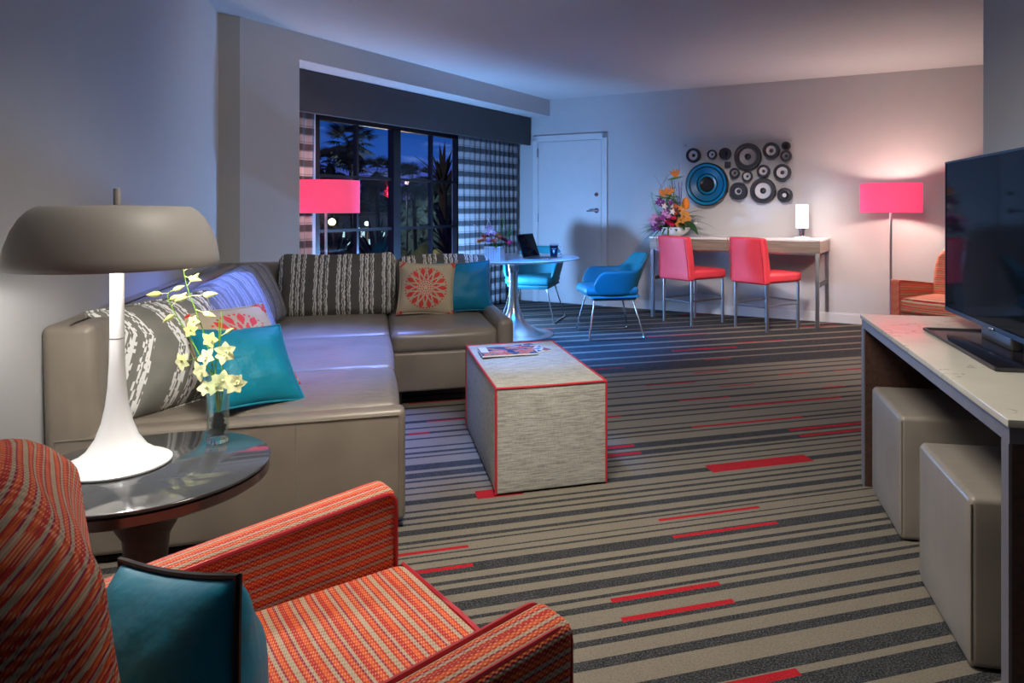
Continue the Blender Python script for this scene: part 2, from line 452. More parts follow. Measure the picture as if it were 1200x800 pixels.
def glass(name, tint=(1, 1, 1), ior=1.45, rough=0.0):
    t = NT(name); t.setp(Base_Color=tint, Roughness=rough, IOR=ior); t.b.inputs['Transmission Weight'].default_value = 1; return t.m
def thin(name, tint=(1, 1, 1), f0=.06, rough=.02):
    t = NT(name); tr = t.n.new('ShaderNodeBsdfTransparent'); gl = t.n.new('ShaderNodeBsdfGlossy'); mx = t.n.new('ShaderNodeMixShader'); lw = t.n.new('ShaderNodeLayerWeight'); lw.inputs[0].default_value = .35
    tr.inputs[0].default_value = (*tint, 1); gl.inputs['Roughness'].default_value = rough
    t.l.new(t.ma('ADD', t.ma('MULTIPLY', t.ma('POWER', lw.outputs[1], 3), .8), f0, clamp=True), mx.inputs[0]); t.l.new(tr.outputs[0], mx.inputs[1]); t.l.new(gl.outputs[0], mx.inputs[2]); t.l.new(mx.outputs[0], t.out.inputs[0]); return t.m
M['pane'] = thin('window_glass', (.96, .97, .98), .02)
M['acrylic'] = thin('clear_acrylic', (.99, .99, 1), .03, .05)
M['glass'] = thin('vase_glass', (.955, .985, .975), .09)
M['water'] = thin('water', (.95, .98, .96), .03)
M['tabletop'] = plain('smoked_glass_top', (.055, .058, .062), .07, 0, var=.03, spec=.9)
M['copper'] = plain('dark_bronze', (.20, .13, .12), .2, .8, var=.08)
M['screen'] = plain('black_screen', (.004, .005, .008), .05, 0, var=.02, spec=.06)
M['tvbase'] = plain('black_glass', (.012, .011, .016), .10, 0, var=.02, spec=.8)

# ------------------------------------------------------------ room outline (metres, camera at the origin)
ROOMLEFT = (-2.554, 5.0)
W0 = Vector((-1.358, 7.153)); Wd = Vector((.4633, .8862)); Wn = Vector((-.8862, .4633))
B0 = Vector((1.32, 8.117)); Bd = Vector((.8862, -.4633)); Bn = Vector((.4633, .8862))
H = 2.57; HD = 2.36; S0 = -1.814; REC = .62
def wp(s, o=0): return W0+Wd*s+Wn*o
def bp(t, o=0): return B0+Bd*t+Bn*o
Ld = Vector((-.279, .960))
LA = Vector(ROOMLEFT); LB = LA-Ld*6.9
C = wp(2.095)
RA = Vector((1.952, 3.43)); RB = RA-Vector((.182, .983))*5.2
ALC = Vector((4.1, 3.05)); BE = bp(3.6)
outline = [LB, LA, wp(-2.339), wp(S0), wp(S0, REC), wp(2.095, REC), BE, ALC, RA, RB]

# floor with the carpet's bands
def build_floor():
    bands = [(3.696, 3.837), (3.475, 3.628), (3.189, 3.407), (2.942, 3.131), (2.664, 2.886), (2.441, 2.612), (2.146, 2.402), (2.025, 2.056), (1.893, 1.932), (1.758, 1.791), (1.62, 1.65), (1.485, 1.514), (1.325, 1.37), (1.217, 1.241), (1.12, 1.155), (1.036, 1.059), (.899, .921), (.815, .845), (.759, .779), (.597, .672), (.501, .563), (.451, .474), (.381, .4), (.316, .332), (.215, .262), (.138, .156), (.079, .102), (.028, .045), (-.057, -.012), (-.127, -.104), (-.161, -.149), (-.229, -.22), (-.275, -.262), (-.375, -.314), (-.434, -.413), (-.499, -.462), (-.594, -.542), (-.646, -.628), (-.708, -.676), (-.803, -.778), (-.866, -.839), (-.961, -.922), (-1.097, -1.04), (-1.20, -1.125), (-1.29, -1.25), (-1.42, -1.35), (-1.55, -1.50), (-1.72, -1.60)]
    rnd = random.Random(3); a = -1.8
    while a > -5:
        w = rnd.choice([.02, .03, .05, .06, .08]); bands.append((a-w, a)); a -= w+rnd.choice([.02, .03, .05, .07])
    a = 3.87
    while a < 8:
        w = rnd.choice([.05, .12, .2, .24]); bands.append((a, a+w)); a += w+rnd.choice([.04, .05, .07])
    reds = [(3.42, .035, 2.3, 2.95), (2.775, .05, 2.3, 2.9), (2.94, .03, 3.0, 3.45), (2.376, .025, 2.403, 2.635), (1.988, .025, 2.125, 2.404), (1.77, .022, 2.689, 2.93), (1.767, .022, 3.15, 3.42), (1.749, .022, 1.654, 2.03), (1.742, .022, .099, .448), (1.585, .02, 2.126, 2.388), (1.367, .025, 2.772, 2.937), (1.337, .022, 1.721, 2.068), (1.335, .02, .183, .398), (1.140, .03, .072, .184), (1.131, .032, 1.959, 2.741), (1.134, .03, 1.15, 1.265), (.831, .028, 1.568, 2.256), (.638, .034, 2.05, 2.55), (.537, .032, 2.049, 2.471), (.643, .034, .95, 1.161), (.535, .032, .95, 1.156), (.242, .092, 1.375, 1.904), (.243, .085, .307, .5), (-.190, .020, .948, 1.382), (-.195, .020, -.1, .219), (-.334, .022, .944, 1.376), (-.331, .022, -.05, .218), (-.668, .024, .594, .959), (-.772, .024, .591, .953), (-1.117, .03, .6, .954), (3.5, .03, 3.98, 4.46), (4.1, .06, 1.0, 1.6), (4.6, .05, 3.2, 3.9), (2.56, .03, .6, 1.1), (2.3, .03, 1.2, 1.7)]
    O = Vector((-.662, 2.639, 0)); An = Vector((-.279, .960, 0)); Bv = Vector((.960, .279, 0))
    bm = bmesh.new()
    f = bm.faces.new([bm.verts.new((p.x, p.y, 0)) for p in outline])
    cuts = sorted({q for b in bands for q in b} | {r[0]+s*r[1]/2 for r in reds for s in (-1, 1)})
    for c in cuts:
        bmesh.ops.bisect_plane(bm, geom=bm.verts[:]+bm.edges[:]+bm.faces[:], plane_co=O+An*c, plane_no=An, dist=1e-6)
    bm.faces.ensure_lookup_table()
    def ac(f):
        m = f.calc_center_median()-O; return m.dot(An), m.dot(Bv)
    for r in reds:
        for b in (r[2], r[3]):
            fs = [f for f in bm.faces if abs(ac(f)[0]-r[0]) < r[1]/2]
            geo = set(fs)
            for f in fs: geo.update(f.edges); geo.update(f.verts)
            bmesh.ops.bisect_plane(bm, geom=list(geo), plane_co=O+Bv*b, plane_no=Bv, dist=1e-6)
    for f in bm.faces:
        a, b = ac(f); f.material_index = 0
        if any(q[0] < a < q[1] for q in bands): f.material_index = 1
        if any(abs(a-r[0]) < r[1]/2 and r[2] < b < r[3] for r in reds): f.material_index = 2
        f.normal_update()
        if f.normal.z < 0: f.normal_flip()
    me = bpy.data.meshes.new('floor'); bm.to_mesh(me); bm.free()
    for k in ('cp_beige', 'cp_dark', 'cp_red'): me.materials.append(M[k])
    o = bpy.data.objects.new('floor', me); COL.objects.link(o); tag(o, kind='structure')
build_floor()
def struct(mb, name, mat, **k): return tag(mb.build(name, mat, smooth=False, **k), kind='structure')
mb = MB(); mb.prism([(p.x, p.y) for p in outline], H, H+.1); struct(mb, 'ceiling', M['ceil'])
def wall(name, a, b, out, mat, z0=0, z1=H+.05, th=.12):
    a, b, out = Vector(a), Vector(b), Vector(out).normalized()*th
    return struct(MB().prism([tuple(a), tuple(b), tuple(b+out), tuple(a+out)], z0, z1), name, mat)
wall('wall_left', LB, LA, (-.960, -.279), M['wall'])
wall('wall_return', LA, wp(-2.339), (-.93, .30), M['wall_shaded'], th=.06)
struct(MB().prism([tuple(wp(-2.339)), tuple(wp(S0)), tuple(wp(S0, REC+.12)), tuple(wp(-2.339, REC+.12))], 0, H+.05), 'wall_window_side', M['wall'])
# header over the recess, from the wall plane back
struct(MB().prism([tuple(wp(S0)), tuple(wp(2.095)), tuple(wp(2.095, REC+.12)), tuple(wp(S0, REC+.12))], HD, H+.05), 'wall_header', M['wall'])
WS0, WS1, WZ0, WZ1 = -1.10, 1.05, .44, 2.06
ow = MB()
for (s0, s1, z0, z1) in ((S0, WS0, 0, HD), (WS1, 2.095, 0, HD), (WS0, WS1, 0, WZ0), (WS0, WS1, WZ1, HD)):
    ow.prism([tuple(wp(s0, REC)), tuple(wp(s1, REC)), tuple(wp(s1, REC+.12)), tuple(wp(s0, REC+.12))], z0, z1)
struct(ow, 'wall_window', M['wall'])
wall('wall_back', wp(2.095, REC+.12), BE, Bn, M['wall'])
wall('wall_far_right', BE, ALC, (1, -.15), M['wall'])
wall('wall_alcove', ALC, RA+Vector((.125, -.02)), (-.1, -1), M['wall'])
wall('wall_right', RA, RB, (.983, -.182), M['wall'])
wall('wall_rear', LB, RB, (0, -1), plain('low_bounce_wall_paint', (.16, .15, .14), .8, var=.03))  # unseen wall, colour darkened to cut the light it bounces back
# baseboards
def baseboard(name, a, b, inn, h=.105, t=.014):
    a, b, inn = Vector(a), Vector(b), Vector(inn).normalized()
    m = MB(); m.prism([tuple(a), tuple(b), tuple(b+inn*t), tuple(a+inn*t)], 0, h-.012)
    m.prism([tuple(a), tuple(b), tuple(b+inn*t*.5), tuple(a+inn*t*.5)], h-.012, h)
    struct(m, name, M['white'])
baseboard('baseboard_back', bp(-1.114), bp(3.58), -Bn)
baseboard('baseboard_left', LB, LA, (.960, .279))
baseboard('baseboard_right', RA, RB, (-.983, .182))

# ------------------------------------------------------------ window (frame in wall coordinates: x along, y outwards)
WROT = math.atan2(.8862, .4633)
wroot = tag(bpy.data.objects.new('window_1', None), kind='structure'); COL.objects.link(wroot)
wroot.location = (W0.x, W0.y, 0); wroot.rotation_euler = (0, 0, WROT)
m = MB(); y0, y1 = REC+.0, REC+.07
m.box(WS0, WS1, y0, y1, WZ1-.05, WZ1); m.box(WS0, WS1, y0, y1, WZ0, WZ0+.05)
m.box(WS0, WS0+.05, y0, y1, WZ0, WZ1); m.box(WS1-.05, WS1, y0, y1, WZ0, WZ1)
m.build('window_frame', M['frame'], wroot, smooth=False)
m = MB(); m.box(-.085, .02, y0-.01, y1, WZ0+.05, WZ1-.05); m.build('centre_mullion', M['frame'], wroot, smooth=False)
for sx in (-.569, .5555):
    m = MB(); m.box(sx-.014, sx+.014, y0+.01, y1-.01, WZ0+.05, WZ1-.05); m.build('mullion', M['frame'], wroot, smooth=False)
for zc in (1.497, .983):
    for (a, b) in ((WS0+.05, -.085), (.02, WS1-.05)):
        m = MB(); m.box(a, b, y0+.012, y1-.012, zc-.014, zc+.014); m.build('glazing_bar', M['frame'], wroot, smooth=False)
for (a, b) in ((WS0+.04, -.08), (.015, WS1-.04)):
    m = MB(); m.box(a, b, REC+.033, REC+.037, WZ0+.04, WZ1-.04); m.build('pane', M['pane'], wroot, smooth=False)
m = MB(); m.box(S0+.01, 2.08, REC-.10, REC+.01, WZ0-.05, WZ0-.02); o = m.build('window_sill', M['white'], wroot, smooth=False)

# valance and curtains
vr = thing('valance', 'long charcoal fabric covered valance box above the window', 'valance', (W0.x, W0.y, 0), WROT)
m = MB(); m.rbox(((S0+2.07)/2+.004, .285, 2.178), (2.07-S0-.012, .035, .355), .006, 1); m.build('front_board', M['valance'], vr)
m = MB(); m.box(S0+.01, 2.07, .30, REC-.01, 2.345, 2.357); m.build('top_board', M['valance'], vr)
def curtain(name, label, s0, s1, off, waves, amp, seed, tied=0):
    root = thing(name, label, 'curtain', (W0.x, W0.y, 0), WROT, 'plaid curtains')
    m = MB(); n = waves*12; rows = []
    zs = [.02+.145*k for k in range(15)]+[2.15]
    for i in range(n+1):
        t = i/n; row = []
        for z in zs:
            s = s0+(s1-s0)*t
            a = amp*(1+.25*math.sin(seed+i*.37))*(.55+.45*(1-z/2.2)+.2*math.sin(z*2+i*.2))
            y = off+a*math.sin(t*waves*2*PI+seed+.3*math.sin(z*1.3))+.006*noise.noise(Vector((t*9, z*2, seed)))
            row.append((s+.012*math.sin(z*2.2+t*9), y, z))
        rows.append(row)
    m.quadgrid(rows); m.build('drape', M['curtain'], root, solid=.004)
    m = MB(); m.box(s0, s1, off-.012, off+.012, 2.15, 2.18); m.build('heading_tape', M['curtain'], root, smooth=False)
    return root
curtain('curtain', 'plaid curtain panel left of the window, behind the pink lamp', S0+.03, -1.215, .51, 6, .022, .4)
curtain('curtain', 'wide plaid curtain panel right of the window, beside the door', .80, 2.03, .43, 12, .026, 1.3)
m = MB(); m.tube([(S0+.01, .49, 2.20), (2.07, .49, 2.20)], .012); 
rd = m.build('curtain_rod', M['darkmetal']); rd.location = (W0.x, W0.y, 0); rd.rotation_euler = (0, 0, WROT)
tag(rd, 'hidden straight rod carrying both plaid curtains behind the valance', 'curtain rod')

# ------------------------------------------------------------ door (x along the back wall, y outwards)
BROT = math.atan2(-.4633, .8862)
def bthing(name, label, cat, t, off, z=0, group=None, dr=0):
    p = bp(t, off); return thing(name, label, cat, (p.x, p.y, z), BROT+dr, group)
dr = tag(bpy.data.objects.new('door_1', None), kind='structure'); COL.objects.link(dr)
dr.location = (B0.x, B0.y, 0); dr.rotation_euler = (0, 0, BROT)
x0, x1, zt = -2.165, -1.114, 2.115
m = MB()
m.box(x0, x0+.06, -.022, 0, 0, zt); m.box(x1-.06, x1, -.022, 0, 0, zt); m.box(x0, x1, -.022, 0, zt-.06, zt)
m.box(x0+.06, x0+.075, -.014, 0, 0, zt-.06); m.box(x1-.075, x1-.06, -.014, 0, 0, zt-.06); m.box(x0+.075, x1-.075, -.014, 0, zt-.075, zt-.06)
m.build('door_casing', M['white'], dr, smooth=False)
m = MB(); m.rbox(((x0+x1)/2, -.006, (zt-.08)/2+.004), (x1-x0-.158, .012, zt-.086), .003, 1); m.build('door_panel', M['white'], dr)
hx = x1-.075-.065
m = MB(); m.disc((hx, -.012, 1.165), .032, .012, 24); m.tube(fillet([(hx, -.012, 1.165), (hx, -.06, 1.165), (hx-.115, -.058, 1.16)], .02), .010, 10); m.build('door_handle', M['chrome'], dr)
m = MB(); m.disc((hx, -.012, 1.36), .026, .016, 24); m.rbox((hx, -.038, 1.36), (.010, .022, .034), .004, 1); m.build('deadbolt', M['chrome'], dr)
for hz in (1.90, 1.07, .25):
    m = MB(); m.box(x0+.062, x0+.078, -.026, -.012, hz-.055, hz+.055); m.tube([(x0+.07, -.028, hz-.055), (x0+.07, -.028, hz+.055)], .008); m.build('hinge', M['steel'], dr)

# ------------------------------------------------------------ pillows
def pillow_mb(w, h, t, pinch=.07, n=18, wr=.006, seed=0):
    m = MB(); rows = []
    def pt(u, v, sg):
        x = w/2*u*(1-pinch*(1-v*v)); z = h/2*v*(1-pinch*(1-u*u))
        b = max(0, (1-u**4)*(1-v**4))**.62*(.55+.45*(1-max(abs(u), abs(v))**2))
        y = sg*t/2*b+wr*noise.noise(Vector((u*2.5+seed, v*2.5, sg*3+seed)))*(1-max(abs(u), abs(v))**6)*2
        return (x, y, z)
    for sg in (-1, 1):
        rows = [[pt(-1+2*i/n, -1+2*j/n, sg) for j in range(n+1)] for i in range(n+1)]
        m.quadgrid(rows)
    edge = []
    for k in range(n): edge.append(pt(-1+2*k/n, -1, 0))
    for k in range(n): edge.append(pt(1, -1+2*k/n, 0))
    for k in range(n): edge.append(pt(1-2*k/n, 1, 0))
    for k in range(n): edge.append(pt(-1, 1-2*k/n, 0))
    return m, edge
def pillow(name, label, w, h, t, mat, loc, rot, pipe=None, seed=0, group=None, pinch=.07, pr=.004):
    root = thing(name, label, 'cushion', loc, rot=rot, group=group)
    m, edge = pillow_mb(w, h, t, pinch, seed=seed)
    m.build('cushion_cover', mat, root, sub=1, sharp=75)
    m = MB(); m.tube([(q[0]*.985, q[1], q[2]*.985) for q in edge], pr, 6, closed=True); m.build('piping', pipe or mat, root)
    return root

# ------------------------------------------------------------ sectional sofa (x to the room, y away)
SROT = R(16.2); SO = Vector((-.662, 2.639))
def sp(x, y): return SO+Vector((.960, .279))*x+Vector((-.279, .960))*y
sofa = thing('sectional_sofa', 'taupe leather L-shaped sectional sofa with striped back cushions in the corner', 'sofa', (SO.x, SO.y, 0), SROT)
LT = M['leather_smooth']
m = MB(); m.rbox((-.55, .88, .235), (1.08, 1.62, .27), .015, 2); m.build('chaise_base', LT, sofa)
m = MB(); m.rbox((-.56, .045, .24), (1.14, .085, .42), .022, 3, (0, .004, 0)); m.build('end_panel', LT, sofa)
m = MB(); m.tube(fillet([(-.37, .0005, .035), (-.37, .0005, .43), (-.37, .075, .452)], .02), .0028, 6); m.build('seam', M['leather'], sofa)
m = MB(); m.tube([(-1.11, -.0005, .43), (-.012, -.0005, .43)], .0025, 6); m.tube([(-.012, -.0005, .43), (-.012, -.0005, .05)], .0025, 6); m.build('seam', M['leather'], sofa)
m = MB(); m.rbox((-.20, 2.20, .215), (1.70, 1.12, .23), .02, 3); m.build('corner_base', LT, sofa)
cush = [((-.485, .41), (.95, .645)), ((-.485, 1.185), (.95, .885))]
for i, ((cx, cy), (sx, sy)) in enumerate(cush):
    m = MB(); m.rbox((0, 0, 0), (sx, sy, .13), .035, 10, (.01, .004, .012)); m.build('seat_cushion', M['leather'], sofa, loc=(cx, cy, .39))
m = MB(); m.rbox((0, 0, 0), (.95, 1.0, .13), .04, 8, (.0, .006, .012)); m.build('seat_cushion', LT, sofa, loc=(-.485, 2.135, .395))
m = MB(); m.rbox((0, 0, 0), (.645, .98, .14), .045, 8, (.004, .012, .014)); m.build('seat_cushion', LT, sofa, loc=(.315, 2.12, .392))
m = MB(); m.rbox((.315, 1.66, .215), (.625, .05, .24), .02, 3, (0, .01, 0)); m.build('front_rail', LT, sofa)
def back_fn(h):
    return lambda w: Vector((w.x-(.055*max(0, (w.z+h/2)/h)) if w.x > 0 else w.x-.02*((w.z+h/2)/h), w.y, w.z))
m = MB(); m.rbox((-1.045, 1.40, .42), (.19, 2.78, .78), .03, 6, (0, .01, .0), back_fn(.78)); m.build('long_backrest', LT, sofa)
m = MB(); m.rbox((-.16, 2.715, .42), (1.78, .15, .79), .03, 6, (0, 0, .0)); m.build('short_backrest', LT, sofa)
m = MB(); m.rbox((.685, 1.985, .31), (.098, .71, .40), .035, 5, (.004, .006, .004)); m.build('arm', LT, sofa)
for (fx, fy) in ((.02, 1.68), (.66, 1.70), (-1.06, .06), (-.06, .09), (.66, 2.7), (-1.06, 2.7)):
    m = MB(); m.lathe([(0, 0), (.03, 0), (.035, .01), (.042, .11), (0, .11)], (fx, fy, 0), 16); m.build('foot', M['black'], sofa)
def back_cushion(w, h, t, mat, loc, rot, seed, arch=.03):
    def fn(p):
        u = p.x/(w/2); v = (p.z+h/2)/h
        p = Vector((p.x*(1-.03*(1-v)), p.y*(1-.35*v), p.z+arch*v*(u*u*.6)*(1 if seed % 2 else .6)))
        p.z += .008*noise.noise(Vector((p.x*6+seed, p.z*4, seed))); p.y += .010*noise.noise(Vector((p.x*5, p.z*7, seed+4)))
        return p
    m = MB(); m.rbox((0, 0, 0), (w, t, h), .05, 12, (.01, .045, .01), fn)
    o = m.build('back_cushion', mat, sofa, loc=loc, rot=rot, sharp=80); return o
back_cushion(.77, .42, .18, M['ikat'], (-.345, 2.51, .655), (R(-14), 0, R(-1.5)), 1, .035)['label'] = 'striped dark grey and cream back cushion'
back_cushion(.66, .41, .18, M['ikat'], (.385, 2.50, .65), (R(-14), 0, R(1.5)), 2, -.02)['label'] = 'striped dark grey and cream back cushion'
back_cushion(.72, .40, .19, M['ikat_fine'], (-.82, 2.02, .645), (R(-16), 0, R(84)), 3, -.03)['label'] = 'finely striped grey back cushion'
back_cushion(.76, .40, .20, M['ikat_fine'], (-.80, 1.32, .645), (R(-17), 0, R(86)), 4, -.03)['label'] = 'finely striped grey back cushion'
back_cushion(.66, .40, .20, M['ikat_fine'], (-.80, .66, .64), (R(-18), 0, R(86)), 5, -.03)['label'] = 'finely striped grey back cushion'
p = sp(-.86, .30)
pillow('brush_striped_cushion', 'grey cushion with white zigzag brush stripes at the near sofa end behind the lamp stem', .46, .43, .24, M['ikat_zig'], (p.x, p.y, .650), (R(-24), R(-4), R(60)), M['ikat_zig'], seed=9, pinch=.02)

# throw pillows on the sofa
p = sp(-.615, .34)
pillow('mandala_cushion', 'beige cushion with red mandala corners leaning behind the teal cushion near the orchid vase', .40, .40, .13, M['mandala'], (p.x, p.y, .640), (R(-38), R(2), R(62)), M['mandala'], seed=2, pinch=.05)
p = sp(-.565, .225)
pillow('teal_cushion', 'bright teal satin cushion on the near chaise end beside the orchid vase', .36, .36, .14, M['tealsatin'], (p.x, p.y, .600), (R(-42), R(4), R(50)), M['tealsatin'], seed=3)
p = sp(.34, 2.23)
pillow('mandala_cushion', 'beige cushion with round red mandala print, on the far sofa seat', .385, .365, .12, M['mandala'], (p.x-.10, p.y-.01, .645), (R(-15), R(2), R(8)), M['mandala'], seed=5)
pillow('teal_cushion', 'dark teal cushion behind the round mandala cushion by the sofa arm', .40, .36, .12, M['bluesatin'], (p.x+.135, p.y+.10, .645), (R(-14), R(-2), R(16)), M['bluesatin'], seed=6)

# ------------------------------------------------------------ armchairs (y = the way the chair faces; origin at the front middle)
def make_armchair():
    t = thing('armchair', 'x', 'armchair', group='red striped armchairs')
    for sx in (-1, 1):
        cx = sx*.305
        def fn(p):
            v = (p.z+.24)/.48; b = (-p.y+.33)/.66
            q = Vector(p); q.z -= .075*max(0, v)*b*1.0
            if v > .5: q.x += sx*.012*(v-.5)
            return q
        m = MB(); m.rbox((cx, -.33, .36), (.085, .66, .48), .020, 6, (.004, 0, .004), fn); m.build('armrest', M['stripe_b'], t)
        # piping round the outer and inner front edge of the arm
        for ex in (-.038, .038):
            pts = fillet([(cx+ex, -.004, .14), (cx+ex, -.004, .594), (cx+ex, -.30, .562), (cx+ex, -.62, .526)], .03)
            m = MB(); m.tube(pts, .0045, 6); m.build('piping', M['redpipe'], t)
    m = MB(); m.rbox((0, -.29, .245), (.53, .56, .19), .02, 4); m.build('seat_base', M['stripe_a'], t)
    m = MB(); m.rbox((0, -.262, .385), (.522, .555, .13), .035, 8, (0, .006, .016)); m.build('seat_cushion', M['stripe_a'], t)
    pts = [(x, y, .43) for (x, y) in ((-.245, .012), (.245, .012))]
    m = MB(); m.tube([(-.25, .004, .442), (0, .008, .444), (.25, .004, .442)], .005, 6); m.build('piping', M['redpipe'], t)
    def bf(p):
        v = (p.z+.31)/.62; q = Vector(p)
        q.y -= .13*v+.02*math.sin(v*PI); q.x *= 1-.02*v-.62*max(0, v-.66)**1.5
        q.z -= .10*abs(p.x/.27)**3*max(0, v-.5)
        q.y += .05*(p.x/.3)**2*v
        return q
    m = MB(); m.rbox((0, -.53, .55), (.56, .13, .62), .06, 12, (0, .02, .03), bf); m.build('backrest', M['stripe_c'], t)
    for (lx, ly) in ((-.27, -.05), (.27, -.05), (-.25, -.57), (.25, -.57)):
        m = MB(); m.tube([(lx, ly, 0), (lx, ly, .16)], [.014, .022], 10); m.build('leg', M['darkwood'], t)
    return t
arm1 = make_armchair()
arm1.location = (-.225, 1.309, 0); arm1.rotation_euler = (0, 0, R(-51.5))
arm1['label'] = 'red, orange and cream striped armchair in the foreground beside the round side table'
arm2 = copy_tree(arm1); arm2.location = (2.82, 5.70, 0); arm2.rotation_euler = (0, 0, R(126))
arm2['label'] = 'red striped armchair in the far right corner, half hidden by the television'
pillow('piped_teal_cushion', 'deep teal satin cushion with black piping lying in the foreground armchair', .39, .35, .19, M['pipedteal'], (-.545, .945, .535), (R(-6), R(-14), R(-38)), M['blackpipe'], seed=8, pr=.0045, pinch=.045)

# ------------------------------------------------------------ ottoman (local: x right, y away, origin near-left corner)
ot = thing('ottoman', 'long grey linen ottoman with red piped edges in the middle of the carpet', 'ottoman', (-.350, 2.941, 0), R(16.4))
ow_, od_, oh_ = .483, .96, .448
m = MB(); m.rbox((ow_/2, od_/2, oh_/2+.004), (ow_, od_, oh_-.008), .008, 10, (.006, .008, .008)); m.build('body', M['linen'], ot)
e_ = .0
loop = [(e_, e_, oh_), (ow_, e_, oh_), (ow_, od_, oh_), (e_, od_, oh_)]
for i in range(4):
    a, b = Vector(loop[i]), Vector(loop[(i+1) % 4])
    m = MB(); m.tube([a.lerp(b, k/8)+Vector((0, 0, -.002*math.sin(k/8*PI))) for k in range(9)], .0052, 8); m.build('piping', M['redpipe'], ot)
    m = MB(); m.tube([a, (a.x, a.y, .01)], .0052, 8); m.build('piping', M['redpipe'], ot)
# magazines
def magazine(label, loc, rz, cols, seed):
    t = thing('magazine', label, 'magazine', loc, rz, 'magazines on the ottoman')
    m = MB(); m.box(-.105, .105, -.14, .14, 0, .006); m.build('pages', M['gloss_white'], t, smooth=False)
    q = NT('magazine_cover_%d' % seed); q.setp(Base_Color=q.ramp(q.noise(11, 3, (1, 1, 1)), cols, True), Roughness=.25)
    m = MB(); m.box(-.105, .105, -.14, .14, .006, .0072); m.build('cover', q.m, t, smooth=False)
    m = MB(); m.box(-.10, .02, -.135, -.095, .0072, .0077); m.build('title_block', M['gloss_white'], t, smooth=False)
op = lambda x, y: Vector((-.350, 2.941))+Vector((.9593, .2823))*x+Vector((-.2823, .9593))*y
p = op(.20, .70)
magazine('lower magazine with blue and white cover, partly under the other on the ottoman', (p.x+.03, p.y+.03, .453), R(-52), [(0, (.03, .05, .16)), (.42, (.35, .12, .12)), (.5, (.75, .75, .78)), (.56, (.05, .12, .35))], 1)
magazine('upper magazine with reddish portrait cover, topmost on the linen ottoman', (p.x-.02, p.y-.035, .4614), R(-74), [(0, (.02, .04, .12)), (.40, (.05, .08, .22)), (.47, (.50, .22, .16)), (.54, (.65, .12, .12)), (.60, (.5, .35, .28))], 2)

# ------------------------------------------------------------ round side table with lamp and orchid vase
tbx, tby, tbz, tbr = -1.14, 1.86, .52, .30
st = thing('side_table', 'round side table with smoked glass top beside the foreground armchair', 'side table', (tbx, tby, 0))
m = MB(); m.lathe([(0, 0), (tbr-.004, 0), (tbr, .004), (tbr, .009), (tbr-.004, .012), (0, .012)], (0, 0, tbz-.012), 64); m.build('glass_top', M['tabletop'], st)
m = MB(); m.lathe([(0, 0), (tbr-.012, 0), (tbr-.003, .006), (tbr-.003, .028), (tbr-.006, .030), (0, .030)], (0, 0, tbz-.044), 64); m.build('rim', M['copper'], st)
m = MB(); m.lathe([(0, 0), (.19, 0), (.19, .012), (.10, .03), (.05, .08), (.045, .2), (.055, .34), (.10, .42), (.17, .474), (0, .474)], (0, 0, 0), 48); m.build('pedestal', M['darkwood'], st)

lamp = thing('table_lamp', 'large white mushroom table lamp with flared base on the round side table', 'lamp', (-1.223, 1.87, tbz))
m = MB(); m.lathe([(0, 0), (.122, 0), (.128, .004), (.128, .008), (.122, .012), (.098, .022), (.072, .042), (.050, .075), (.036, .115), (.027, .16), (.0215, .21), (.0185, .27), (.017, .34), (.0165, .43), (.0165, .62)], n=48); m.build('base', M['lampwhite'], lamp)
m = MB(); m.lathe([(.0172, 0), (.0178, .0015), (.0172, .003)], (0, 0, .335), 32); m.build('joint_ring', M['steel'], lamp)
prof_o = [(.238, .525), (.242, .535), (.240, .555), (.234, .585), (.222, .622), (.206, .652), (.188, .672), (.175, .681), (.166, .684), (0, .687)]
prof_i = [(0, .680), (.160, .678), (.180, .668), (.200, .646), (.216, .616), (.228, .580), (.234, .550), (.236, .530), (.238, .525)]
m = MB(); m.lathe(prof_o+prof_i, n=64)
tsh = NT('taupe_enamel'); tsh.setp(Base_Color=tsh.ramp(tsh.noise(3), [(.3, (.30, .28, .255)), (.7, (.32, .30, .275))]), Roughness=.5)
m.build('shade', tsh.m, lamp)
m = MB(); m.lathe([(0, .684), (.0085, .684), (.0085, .728), (.0075, .731), (0, .731)], n=20); m.build('finial', tsh.m, lamp)
m = MB(); m.blob((0, .05, .61), (.028, .028, .034), 8); m.build('bulb', M['bulb'], lamp)
point('table_lamp_light', (-1.223, 1.87-.07, tbz+.60), 15, (1, .97, .93), .03)

# vase
vz = tbz; vx, vy = -1.052, 2.055
vase = thing('glass_vase', 'slim clear glass cylinder vase holding orchids on the side table', 'vase', (vx, vy, vz))
m = MB(); m.lathe([(0, 0), (.029, 0), (.0305, .003), (.0305, .20), (.029, .205), (.0275, .20), (.0275, .028), (.024, .022), (0, .022)], n=40); m.build('glass_body', M['glass'], vase)
m = MB(); m.lathe([(0, .002), (.028, .002), (.028, .018), (.022, .021), (0, .021)], n=32); m.build('thick_base', glass('solid_glass', (.9, .97, .95)), vase)
m = MB(); m.lathe([(0, .024), (.0265, .026), (.0265, .15), (0, .151)], n=32)
tag(m.build('water', M['water'], None, loc=(vx, vy, vz)), 'water filling the lower part of the slim orchid vase', 'water', kind='stuff')
peb = plain('black_pebble', (.010, .010, .012), .15)
m = MB(); m.blob((0, 0, 0), (.014, .012, .008), 6, .2); pb = m.build('pebble', peb); pb.location = (vx+.008, vy-.006, vz+.031)
PL = 'small shiny black pebble in the bottom of the orchid vase'
tag(pb, PL, 'pebble', 'pebbles in the orchid vase')
